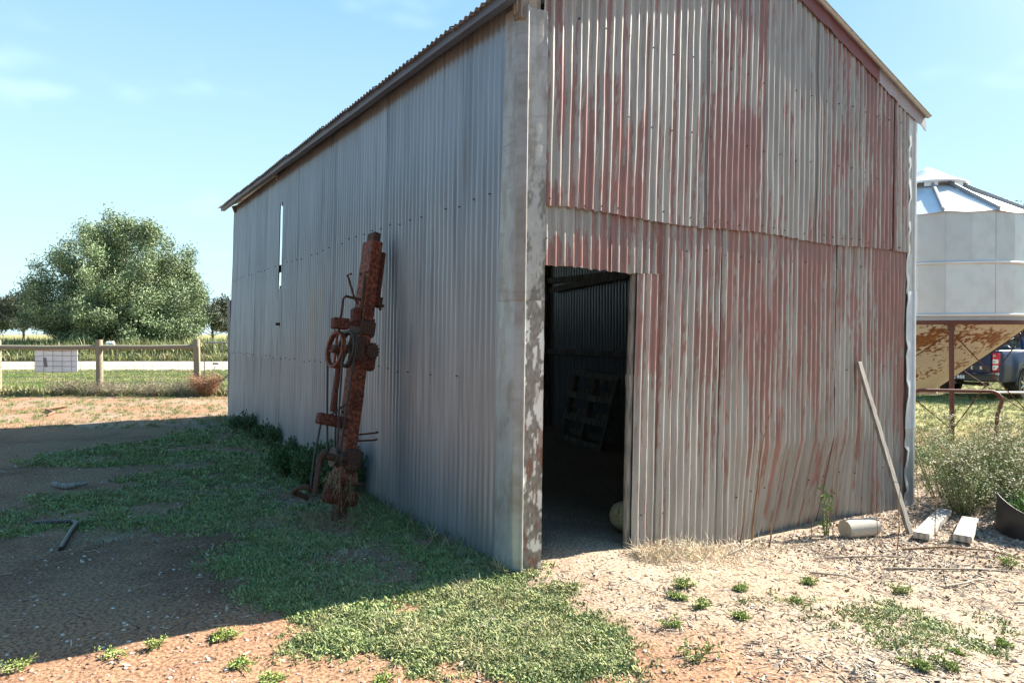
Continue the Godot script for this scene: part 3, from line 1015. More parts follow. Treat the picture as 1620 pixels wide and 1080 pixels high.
	for h in [1.25, 2.35]:
		timber(root, "girt", Vector3(1.06, h, -0.045), Vector3(WIDE - 0.12, h, -0.045), 0.05, 0.09, M.wood_dark)
	timber(root, "lintel", Vector3(0.16, 2.16, -0.06), Vector3(1.1, 2.16, -0.06), 0.05, 0.1, M.wood_dark)
	# added strips that block light through the slit, below and above
	timber(root, "batten", Vector3(0.05, 0.0, -6.24), Vector3(0.05 + lean(0, 6.2) * 2.3, 2.3, -6.24), 0.03, 0.14, M.wood_dark)
	timber(root, "batten", Vector3(0.05 + lean(0, 6.2) * 3.45, 3.45, -6.24), Vector3(0.05 + lean(0, 6.2) * EAVE, EAVE, -6.24), 0.03, 0.14, M.wood_dark)
	# door jamb, a weathered post leaning a touch
	var jm := MB.new()
	jm.tube([Vector3(1.05, -0.25, -0.045), Vector3(1.06, 0.6, -0.04), Vector3(1.09, 1.4, -0.045), Vector3(1.12, 2.1, -0.045)], [0.030, 0.029, 0.028, 0.027], 12)
	part(root, "door_jamb", jm, M.wood_grey)
	# fixings
	var nails := MB.new()
	nails.col = Color(0.6, 0.55, 0.5)
	for h in [0.22, 1.27, 2.26, 2.53, 3.2, 3.8]:
		var x := 0.22
		while x < 4.95:
			var skip: bool = h > rake(x) - 0.1 or (h < 2.05 and x < 1.1) or h < low.call(x) + 0.1 or rng.randf() < 0.25
			if not skip:
				var hh: float = h + rng.randfn() * 0.012
				var xx := x + rng.randfn() * 0.008
				var zz := gable_bend(xx, hh) + (0.009 if h < 2.5 else 0.036)
				nails.tube([Vector3(xx + lean(xx, 0) * hh, hh, zz - 0.004), Vector3(xx + lean(xx, 0) * hh, hh, zz + 0.007)], [0.0055], 7)
			x += WAVE * (2 if h > 2.4 and h < 2.6 else 3)
	part(root, "gable_nails", nails, M.rust_dark, "stuff")
	nails = MB.new()
	nails.col = Color(0.9, 0.95, 1.0)
	for h in [1.27, 2.6]:
		t = 0.35
		while t < LONG:
			if rng.randf() < 0.8:
				var hh: float = h + rng.randfn() * 0.008 + (0.02 if t > 2 and t < 3.5 else 0.0)
				nails.tube([Vector3(-0.015 + lean(0, t) * hh, hh, -t), Vector3(-0.03 + lean(0, t) * hh, hh, -t)], [0.005], 7)
			t += WAVE * 3
	part(root, "side_wall_nails", nails, M.rust_dark, "stuff")
	var st := MB.new()
	st.tube([Vector3(-0.02, 1.75, -6.215), Vector3(0.09, 1.75, -6.215)], [0.02], 8)
	part(root, "latch_bolt", st, M.rust_dark)
# ---------- the old rusty machine propped on the side wall ----------
func build_machine() -> void:
	var foot := local(-0.60, 1.84, 0.0)
	foot.y = ground_h(foot.x, -foot.z) - 0.02
	var top := local(-0.14, 2.13, 2.56)
	var y := (top - foot).normalized()
	var x := Vector3(0.743, 0, -0.669)
	x = (x - y * x.dot(y)).normalized()
	var z := x.cross(y)
	var root := thing("rusty_machine", "tall rusty belt driven farm implement propped against the zinc side wall", "machine", Transform3D(Basis(x * 0.88, y, z * 0.9), foot))
	var mb := MB.new()
	mb.box(Vector3(0, 1.46, 0), Vector3(0.125, 2.1, 0.20), Basis(), 0.008)
	mb.box(Vector3(0.0, 0.36, 0.0), Vector3(0.085, 0.5, 0.14), Basis(), 0.01)
	part(root, "beam", mb, M.rust_orange)
	mb = MB.new()
	mb.box(Vector3(0.004, 2.545, 0.0), Vector3(0.08, 0.1, 0.14), Basis(), 0.006)
	part(root, "beam_end", mb, M.rust_dark)
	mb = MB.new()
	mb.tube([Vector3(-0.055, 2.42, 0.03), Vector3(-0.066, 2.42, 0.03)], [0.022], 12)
	part(root, "hole_dark_disc", mb, M.black)  # black disc stands for the shade inside a bolt hole
	mb = MB.new()
	mb.box(Vector3(0.10, 2.2, -0.02), Vector3(0.10, 0.48, 0.11), Basis(), 0.006)
	part(root, "guard_box", mb, M.rust)
	mb = MB.new()
	mb.box(Vector3(0.115, 1.945, -0.01), Vector3(0.17, 0.022, 0.12), Basis(), 0.004)
	mb.tube([Vector3(0.165, 1.9, 0.03), Vector3(0.165, 2.02, 0.03)], [0.014], 8)
	part(root, "guard_flange", mb, M.rust_dark)
	# levers and links at the shoulder
	mb = MB.new()
	mb.tube([Vector3(-0.21, 2.16, 0.03), Vector3(-0.25, 2.14, 0.03), Vector3(-0.16, 1.97, 0.04), Vector3(-0.10, 1.9, 0.04)], [0.011], 8)
	part(root, "lever", mb, M.rust_dark)
	mb = MB.new()
	mb.tube([Vector3(-0.085, 2.17, 0.075), Vector3(-0.075, 2.0, 0.08), Vector3(-0.07, 1.85, 0.07)], [0.013, 0.016, 0.02], 8)
	part(root, "lever", mb, M.rust_dark)
	mb = MB.new()
	mb.tube([Vector3(-0.07, 1.95, 0.04), Vector3(-0.25, 1.945, 0.05), Vector3(-0.27, 1.92, 0.05), Vector3(-0.28, 1.62, 0.06)], [0.012], 8)
	part(root, "link_rod", mb, M.rust_dark)
	mb = MB.new()
	mb.box(Vector3(-0.10, 1.80, 0.03), Vector3(0.09, 0.14, 0.10), Basis(Vector3(0, 0, 1), 0.15), 0.02)
	part(root, "bracket", mb, M.rust)
	# the clamped collar with its square arm
	mb = MB.new()
	mb.box(Vector3(0.005, 1.70, 0.0), Vector3(0.17, 0.13, 0.25), Basis(), 0.012)
	for s in [-1, 1]: mb.tube([Vector3(0.06 * s, 1.62, 0.11), Vector3(0.06 * s, 1.79, 0.11)], [0.014], 6)
	part(root, "collar", mb, M.rust_dark)
	mb = MB.new()
	mb.bar(Vector3(-0.06, 1.725, 0.07), Vector3(-0.235, 1.70, 0.10), 0.03, 0.03)
	mb.box(Vector3(-0.30, 1.685, 0.11), Vector3(0.17, 0.095, 0.08), Basis(Vector3(0, 0, 1), 0.10), 0.01)
	part(root, "side_arm", mb, M.rust)
	for k in 9:
		var a := PI * k / 8.0
		mb = MB.new()
		var p := Vector3(-0.31 - 0.055 * cos(a), 1.63 - 0.035 * sin(a), 0.13)
		var ring := []
		var tw := Basis(Vector3(sin(a), cos(a), 0).normalized(), PI / 2 * (k % 2))
		for s in 9: ring.append(p + tw * Vector3(cos(TAU * s / 8.0) * 0.010, sin(TAU * s / 8.0) * 0.007, 0))
		mb.tube(ring, [0.0022], 5, false)
		part(root, "chain_link", mb, M.rust_dark)
	# bearing block behind and gear housing to the right
	mb = MB.new()
	mb.box(Vector3(-0.05, 1.50, 0.05), Vector3(0.10, 0.22, 0.17), Basis(), 0.015)
	part(root, "bearing_block", mb, M.rust_dark)
	mb = MB.new()
	mb.box(Vector3(0.06, 1.43, 0.07), Vector3(0.16, 0.20, 0.11), Basis(), 0.02)
	mb.tube([Vector3(0.09, 1.52, 0.05), Vector3(0.09, 1.58, 0.05)], [0.03], 10)
	part(root, "gear_housing", mb, M.rust)
	# two spoked pulleys
	for k in 2:
		var c := Vector3(-0.17, 1.485, 0.07) if k == 0 else Vector3(-0.25, 1.475, -0.01)
		var m: Material = M.iron_grey if k == 0 else M.rust_orange
		var xf := Transform3D(Basis(Vector3(0, 0, 1), PI / 2), c)
		mb = MB.new()
		mb.lathe([Vector2(0.14, -0.022), Vector2(0.165, -0.022), Vector2(0.165, -0.010), Vector2(0.150, 0.0), Vector2(0.165, 0.010), Vector2(0.165, 0.022), Vector2(0.14, 0.022), Vector2(0.14, -0.022)], 36, xf)
		var w := part(root, "pulley", mb, m)
		mb = MB.new()
		mb.lathe([Vector2(0.001, -0.04), Vector2(0.033, -0.04), Vector2(0.036, -0.03), Vector2(0.036, 0.03), Vector2(0.033, 0.04), Vector2(0.001, 0.04)], 20, xf)
		part(w, "hub", mb, M.rust_dark)
		for s in 4:
			var an := TAU * s / 4.0 + 0.5 + k
			var d := Vector3(0, cos(an), sin(an))
			mb = MB.new()
			mb.tube([c + d * 0.03, c + d * 0.09, c + d * 0.145], [0.016, 0.012, 0.015], 8)
			part(w, "spoke", mb, m)
	mb = MB.new()
	mb.tube([Vector3(-0.31, 1.48, 0.07), Vector3(0.0, 1.49, 0.07)], [0.014], 10)
	part(root, "axle", mb, M.rust_dark)
	# belts running down to the small pulley
	for b in [[Vector3(-0.165, 1.49, 0.232), Vector3(-0.155, 0.62, 0.17)], [Vector3(-0.165, 1.48, -0.09), Vector3(-0.155, 0.61, 0.06)], [Vector3(-0.255, 1.45, 0.15), Vector3(-0.185, 0.6, 0.165)], [Vector3(-0.255, 1.48, -0.17), Vector3(-0.20, 0.55, 0.02)]]:
		mb = MB.new()
		mb.tube([b[0], (b[0] + b[1]) * 0.5 + Vector3(-0.006, 0, 0.004), b[1]], [0.010], 6)
		part(root, "drive_belt", mb, M.black)
	# channel rails below the wheels
	mb = MB.new()
	mb.box(Vector3(-0.075, 1.16, 0.075), Vector3(0.035, 0.46, 0.05), Basis(), 0.006)
	part(root, "channel_rail", mb, M.rust_orange)
	mb = MB.new()
	mb.box(Vector3(-0.20, 1.14, 0.0), Vector3(0.045, 0.40, 0.05), Basis(), 0.006)
	part(root, "channel_rail", mb, M.rust)
	mb = MB.new()
	mb.bar(Vector3(-0.23, 0.90, 0.02), Vector3(-0.05, 1.06, 0.08), 0.03, 0.02)
	part(root, "strut", mb, M.rust_dark)
	# lower square arm with the thin tension rod
	mb = MB.new()
	mb.box(Vector3(-0.22, 0.86, 0.06), Vector3(0.32, 0.095, 0.085), Basis(Vector3(0, 0, 1), -0.06), 0.012)
	part(root, "side_arm", mb, M.rust)
	mb = MB.new()
	mb.tube([Vector3(-0.33, 0.84, 0.05), Vector3(-0.36, 0.56, 0.07), Vector3(-0.37, 0.30, 0.10)], [0.010, 0.012, 0.010], 8)
	part(root, "tension_rod", mb, M.black)
	for k in 2:
		mb = MB.new()
		mb.tube([Vector3(0.03, 0.755 - 0.05 * k, 0.02), Vector3(0.33, 0.80 - 0.065 * k, -0.05), Vector3(0.36, 0.81 - 0.065 * k, -0.05)], [0.008, 0.008, 0.012], 7)
		part(root, "tie_rod", mb, M.rust)
	# lower gear case and small pulley
	mb = MB.new()
	mb.box(Vector3(0.03, 0.55, 0.04), Vector3(0.19, 0.19, 0.20), Basis(), 0.035)
	mb.box(Vector3(0.01, 0.50, 0.06), Vector3(0.12, 0.10, 0.22), Basis(), 0.02)
	part(root, "gear_case", mb, M.rust_dark)
	mb = MB.new()
	mb.box(Vector3(-0.005, 0.40, 0.06), Vector3(0.18, 0.07, 0.17), Basis(), 0.008)
	mb.box(Vector3(0.03, 0.35, 0.05), Vector3(0.25, 0.012, 0.19), Basis(), 0.003)
	part(root, "gear_foot", mb, M.rust_orange)
	mb = MB.new()
	mb.lathe([Vector2(0.001, -0.035), Vector2(0.085, -0.035), Vector2(0.085, -0.025), Vector2(0.06, -0.01), Vector2(0.06, 0.01), Vector2(0.085, 0.025), Vector2(0.085, 0.035), Vector2(0.001, 0.035)], 28, Transform3D(Basis(Vector3(0, 0, 1), PI / 2), Vector3(-0.16, 0.56, 0.10)))
	part(root, "small_pulley", mb, M.iron_grey)
	mb = MB.new()
	mb.tube([Vector3(0.0, 0.55, 0.10), Vector3(-0.31, 0.56, 0.12)], [0.035, 0.03], 12)
	part(root, "drive_shaft", mb, M.rust_dark)
	# crank hanging from the shaft
	mb = MB.new()
	mb.tube([Vector3(-0.29, 0.60, 0.13), Vector3(-0.34, 0.54, 0.14), Vector3(-0.345, 0.42, 0.15), Vector3(-0.36, 0.24, 0.17)], [0.03, 0.03, 0.026, 0.024], 10)
	part(root, "crank_arm", mb, M.rust_dark)
	mb = MB.new()
	var loop := []
	for k in 13:
		var a := PI * 0.5 + PI * k / 12.0
		loop.append(Vector3(-0.40 + 0.08 * cos(a), 0.27 + 0.035 * sin(a), 0.02 + 0.08 * sin(a)))
	loop.push_front(Vector3(-0.32, 0.25, 0.12))
	loop.append(Vector3(-0.30, 0.20, -0.05))
	mb.tube(loop, [0.021], 10)
	part(root, "handle_loop", mb, M.rust_dark)
	# shoe at the bottom
	mb = MB.new()
	mb.box(Vector3(-0.06, 0.235, 0.11), Vector3(0.36, 0.13, 0.09), Basis(Vector3(0, 0, 1), -0.10), 0.025)
	part(root, "shoe", mb, M.rust)
	mb = MB.new()
	mb.bar(Vector3(-0.13, 0.44, 0.05), Vector3(-0.2, 0.28, 0.06), 0.06, 0.02)
	part(root, "strut", mb, M.rust)
	mb = MB.new()
	mb.box(Vector3(0.0, 0.10, 0.02), Vector3(0.11, 0.24, 0.12), Basis(), 0.01)
	part(root, "foot", mb, M.rust_dark)
	# a toothed wheel beside the housing, and bolt heads on the beam
	mb = MB.new()
	var gx := Transform3D(Basis(Vector3.RIGHT, PI / 2), Vector3(0.07, 1.50, 0.145))
	mb.lathe([Vector2(0.001, -0.014), Vector2(0.062, -0.014), Vector2(0.062, 0.014), Vector2(0.001, 0.014)], 24, gx)
	var gear := part(root, "gear_wheel", mb, M.rust_dark)
	for k in 14:
		var a := TAU * k / 14.0
		mb = MB.new()
		mb.box(gx * Vector3(cos(a) * 0.068, 0, -sin(a) * 0.068), Vector3(0.016, 0.013, 0.026), Basis(Vector3(0, 0, 1), a), 0.002)
		part(gear, "tooth", mb, M.rust_dark)
	for q in [[0.03, 2.3, 1], [-0.03, 2.3, 1], [0.03, 2.05, 1], [-0.03, 1.98, 1], [0.02, 1.25, 1], [-0.03, 1.0, 1], [0.03, 0.78, 1], [0.0, 0.68, 1], [0.06, 2.2, 0], [-0.05, 2.2, 0], [0.05, 1.95, 0], [0.05, 1.2, 0], [-0.05, 0.95, 0], [0.05, 0.75, 0]]:
		mb = MB.new()
		if q[2] == 1: mb.tube([Vector3(q[0], q[1], 0.095), Vector3(q[0], q[1], 0.114)], [0.013], 6)
		else: mb.tube([Vector3(-0.058, q[1], q[0]), Vector3(-0.078, q[1], q[0])], [0.013], 6)
		part(root, "bolt", mb, M.rust_dark)
	mb = MB.new()
	mb.box(Vector3(0.0, 1.86, 0.108), Vector3(0.11, 0.09, 0.012), Basis(), 0.002)
	mb.box(Vector3(0.0, 1.05, 0.108), Vector3(0.11, 0.16, 0.012), Basis(), 0.002)
	part(root, "joint_plate", mb, M.rust)
	# dead grass caught round the foot
	var xfs := []
	var cols := []
	var base := foot
	for i in 300:
		var an := rng.randf() * TAU
		var r := absf(rng.randfn()) * 0.26 + 0.05
		var p := Vector3(base.x - 0.10 + cos(an) * r * 1.3, 0, base.z + 0.05 + sin(an) * r)
		if in_shed(p.x, -p.z): continue
		p.y = ground_h(p.x, -p.z)
		xfs.append(up_xf(p, rng.randf_range(0.3, 0.8) * (1.0 - 0.5 * minf(r, 0.8)), 0.7))
		cols.append(hue(Color(0.30, 0.23, 0.14), 0.35))
	for i in 40:
		xfs.append(Transform3D(Basis(Vector3.RIGHT, PI + rng.randfn() * 0.25).scaled(Vector3.ONE * rng.randf_range(0.5, 1.0)), foot + Basis(x, y, z) * Vector3(rng.randf_range(-0.24, 0.02), rng.randf_range(0.2, 0.5), rng.randf_range(0.13, 0.2))))
		cols.append(hue(Color(0.36, 0.28, 0.18), 0.3))
	var o := copies(self, "dry_grass_clump", tuft_mesh(5, 0.30, 0.005, 0.05, 1.2, 71), M.straw, xfs, cols)
	tag(o, "tangled dead grass heaped round the rusty machine's foot", "dry grass", "", "stuff")
# ---------- grain silo on legs ----------
func build_silo() -> void:
	var cx := 7.28
	var cd := 12.0
	var R := 1.5
	var base := Vector3(cx, ground_h(cx, cd), -cd)
	var root := thing("grain_silo", "small galvanised grain silo with rusty cream hopper on brown legs", "silo", Transform3D(Basis(), base))
	var by := -base.y          # heights below are given above datum
	var wall0 := 1.92 + by
	var wall1 := 3.51 + by
	var N := 26
	var off := deg_to_rad(13.27)
	var tone := RandomNumberGenerator.new()
	tone.seed = 5
	for tier in 2:
		var y0 := lerpf(wall0, wall1, tier * 0.5)
		var y1 := lerpf(wall0, wall1, tier * 0.5 + 0.5)
		for k in N:
			var a0 := off + TAU * k / N
			var a1 := off + TAU * (k + 1) / N
			var pts := PackedVector3Array()
			var cols := PackedColorArray()
			var g := tone.randf_range(0.88, 1.08)
			var lift := 0.004 * (k % 2)
			for j in 6:
				for i in 5:
					var a := lerpf(a0, a1, i / 4.0)
					var chord := (R + lift) * cos(PI / N) / cos(a - (a0 + a1) * 0.5)
					var r := lerpf(R + lift, chord, 0.75) + nz.get_noise_2d(a * 90, j * 12 + tier * 60) * 0.004
					pts.append(Vector3(cos(a) * r, lerpf(y0, y1, j / 5.0), -sin(a) * r))
					cols.append(Color(0.50 * g, 0.52 * g, 0.53 * g))
			var mb := MB.new()
			mb.grid(pts, 5, 6, cols)
			part(root, "wall_panel", mb, M.galv)
	for h in [wall0 - 0.015, (wall0 + wall1) * 0.5]:
		var mb := MB.new()
		mb.lathe([Vector2(R - 0.01, h - 0.022), Vector2(R + 0.018, h - 0.022), Vector2(R + 0.026, h - 0.008), Vector2(R + 0.026, h + 0.008), Vector2(R + 0.018, h + 0.022), Vector2(R - 0.01, h + 0.022)], 72)
		part(root, "hoop", mb, M.galv_bright)
	var mb2 := MB.new()
	mb2.lathe([Vector2(R - 0.05, wall0 - 0.10), Vector2(R + 0.012, wall0 - 0.10), Vector2(R + 0.012, wall0 - 0.04), Vector2(R - 0.05, wall0 - 0.04)], 64)
	part(root, "rim_flange", mb2, M.wall_zinc)
	mb2 = MB.new()
	mb2.lathe([Vector2(R - 0.06, wall0 - 0.165), Vector2(R + 0.02, wall0 - 0.165), Vector2(R + 0.025, wall0 - 0.15), Vector2(R + 0.025, wall0 - 0.105), Vector2(R - 0.06, wall0 - 0.102)], 64)
	part(root, "ring_beam", mb2, M.brown_steel)
	# roof: twelve sheets with a standing rib at each joint
	var eave := wall1 - 0.015
	var lid_r := 0.63
	var lid_y := wall1 + 0.62
	var NR := 12
	for k in NR:
		var a0 := deg_to_rad(7.0) + TAU * k / NR
		var a1 := a0 + TAU / NR
		var pts := PackedVector3Array()
		for j in 5:
			var f := j / 4.0
			for i in 7:
				var u := i / 6.0
				var a := lerpf(a0, a1, u)
				var r := lerpf(R + 0.07, lid_r - 0.15, f)
				var chord := r * cos(PI / NR) / cos(a - (a0 + a1) * 0.5)
				r = lerpf(r, chord, 0.6)
				pts.append(Vector3(cos(a) * r, lerpf(eave, lid_y, f) + 0.012 * sin(u * TAU + k) * (1 - f), -sin(a) * r))
		var mb := MB.new()
		mb.grid(pts, 7, 5)
		part(root, "roof_sheet", mb, M.white_steel)
		mb = MB.new()
		var d := Vector3(cos(a0), 0, -sin(a0))
		mb.bar(d * (R + 0.055) + Vector3.UP * (eave + 0.035), d * (lid_r - 0.12) + Vector3.UP * (lid_y + 0.03), 0.045, 0.06, 0.008)
		part(root, "roof_rib", mb, M.wall_zinc)
	mb2 = MB.new()
	mb2.lathe([Vector2(lid_r - 0.16, lid_y - 0.06), Vector2(lid_r - 0.16, lid_y + 0.03)], 40)
	part(root, "lid_collar", mb2, M.wall_zinc)
	mb2 = MB.new()
	mb2.lathe([Vector2(lid_r - 0.02, lid_y + 0.025), Vector2(lid_r, lid_y + 0.03), Vector2(lid_r, lid_y + 0.06), Vector2(0.36, lid_y + 0.19), Vector2(0.12, lid_y + 0.34), Vector2(0.001, lid_y + 0.40)], 40)
	var lid := part(root, "lid", mb2, M.white_steel)
	for k in 8:
		var a := deg_to_rad(20) + TAU * k / 8
		mb2 = MB.new()
		mb2.box(Vector3(cos(a) * 0.58, lid_y + 0.0, -sin(a) * 0.58), Vector3(0.03, 0.08, 0.2), Basis(Vector3.UP, a), 0.005)
		part(lid, "lid_clip", mb2, M.white_steel)
	# hopper: cream paint with scabs of rust
	var rows := 100
	var cols_n := 480
	var pts := PackedVector3Array()
	var cols := PackedColorArray()
	var hop1 := wall0 - 0.155
	var hop0 := 0.66 + by
	for j in rows:
		var f := float(j) / (rows - 1)
		for i in cols_n:
			var a := TAU * i / (cols_n - 1)
			var r := lerpf(0.17, R - 0.02, f)
			pts.append(Vector3(cos(a) * r, lerpf(hop0, hop1, f), -sin(a) * r))
			var q := Vector3(cos(a), 0, sin(a)) * r
			var n1 := nz2.get_noise_3d(q.x * 26, f * 34, q.z * 26)
			var n2 := nz2.get_noise_3d(q.x * 240, f * 330, q.z * 240 + 40)
			var k := smoothstep(0.03, 0.08, n1 + n2 * 0.75 + smoothstep(0.25, 0.8, f) * 0.16 - 0.20)
			var cream := Color(0.52, 0.475, 0.39) * (1.0 + n1 * 0.2)
			var rust := Color(0.30, 0.125, 0.035).lerp(Color(0.15, 0.05, 0.02), clampf(0.5 + n2 * 2.0, 0, 1))
			cols.append(cream.lerp(rust, k))
	mb2 = MB.new()
	mb2.grid(pts, cols_n, rows, cols)
	var hop := part(root, "hopper", mb2, M.paint)
	hop.set_meta("label", "cream painted hopper cone scabbed with orange rust")
	mb2 = MB.new()
	mb2.lathe([Vector2(0.001, hop0 - 0.10), Vector2(0.19, hop0 - 0.10), Vector2(0.19, hop0 - 0.07), Vector2(0.175, hop0 - 0.06), Vector2(0.175, hop0 + 0.005)], 28)
	part(root, "outlet", mb2, M.cream)
	mb2 = MB.new()
	mb2.bar(Vector3(0.183, hop0, 0.0).rotated(Vector3.UP, -0.55), Vector3(R - 0.01, hop1, 0.0).rotated(Vector3.UP, -0.55), 0.012, 0.012, 0.002)
	part(hop, "seam", mb2, M.rust_dark)
	mb2 = MB.new()
	mb2.tube([Vector3(-0.3, hop0 - 0.055, 0.0), Vector3(0.12, hop0 - 0.06, 0.10), Vector3(3.4, hop0 - 0.055, 0.5)], [0.018], 10)
	part(root, "slide_rod", mb2, M.white_steel)
	# legs and tie rods
	var feet := []
	var heads := []
	for k in 4:
		var ph := deg_to_rad(-18.0 + 90 * k)
		var d := Vector3(sin(ph), 0, cos(ph))
		var p0 := d * (R + 0.06)
		p0.y = ground_h(cx + p0.x, cd - p0.z) - base.y - 0.1
		var p1 := d * (R - 0.02) + Vector3.UP * (wall0 - 0.16)
		feet.append(p0)
		heads.append(p1)
		mb2 = MB.new()
		mb2.tube([p0, p1], [0.036], 14)
		mb2.box(p1 - Vector3.UP * 0.05, Vector3(0.09, 0.10, 0.06), Basis(Vector3.UP, ph), 0.006)
		part(root, "leg", mb2, M.brown_steel)
	for k in 4:
		var n := (k + 1) % 4
		for w in 2:
			mb2 = MB.new()
			var a: Vector3 = heads[k] + Vector3(0, -0.12, 0) if w == 0 else heads[n] + Vector3(0, -0.12, 0)
			var b: Vector3 = feet[n] + Vector3(0, 0.45, 0) if w == 0 else feet[k] + Vector3(0, 0.45, 0)
			mb2.tube([a, b], [0.0085], 8)
			part(root, "tie_rod", mb2, M.rust)
	# the bent pipe hoop standing by the silo
	mb2 = MB.new()
	var a0 := Vector3(5.62, 0, -9.6)
	var b0 := Vector3(6.70, 0, -9.32)
	var hh := 0.82
	var dd := (b0 - a0).normalized()
	var path := []
	path.append(Vector3(a0.x, ground_h(a0.x, -a0.z) - 0.05, a0.z))
	for k in 7:
		var an := PI / 2 * k / 6.0
		path.append(a0 + dd * 0.14 * (1 - cos(an)) + Vector3.UP * (hh - 0.14 + 0.14 * sin(an)))
	for k in 7:
		var an := PI / 2 * k / 6.0
		path.append(b0 - dd * 0.14 * (1 - sin(an)) + Vector3.UP * (hh - 0.14 + 0.14 * cos(an)))
	path.append(b0 + Vector3(-0.06, 0.5, 0.0))
	path.append(Vector3(b0.x - 0.13, ground_h(b0.x, -b0.z) - 0.05, b0.z + 0.02))
	mb2.tube(path, [0.024], 12)
	var o := part(self, "pipe_hoop", mb2, M.brown_steel)
	tag(o, "brown bent pipe hoop standing in the weeds beside the silo", "pipe hoop")
# ---------- the parked utility ----------
func lettering(parent: Node, called: String, words: String, height: float, m: Material, xf: Transform3D) -> void:
	var f := SystemFont.new()
	f.font_names = PackedStringArray(["Droid Sans"])
	f.font_weight = 700
	var t := TextMesh.new()
	t.text = words
	t.font = f
	t.font_size = 32
	t.pixel_size = height / 23.0
	t.depth = 0.006
	part(parent, called, t, m, "", xf)

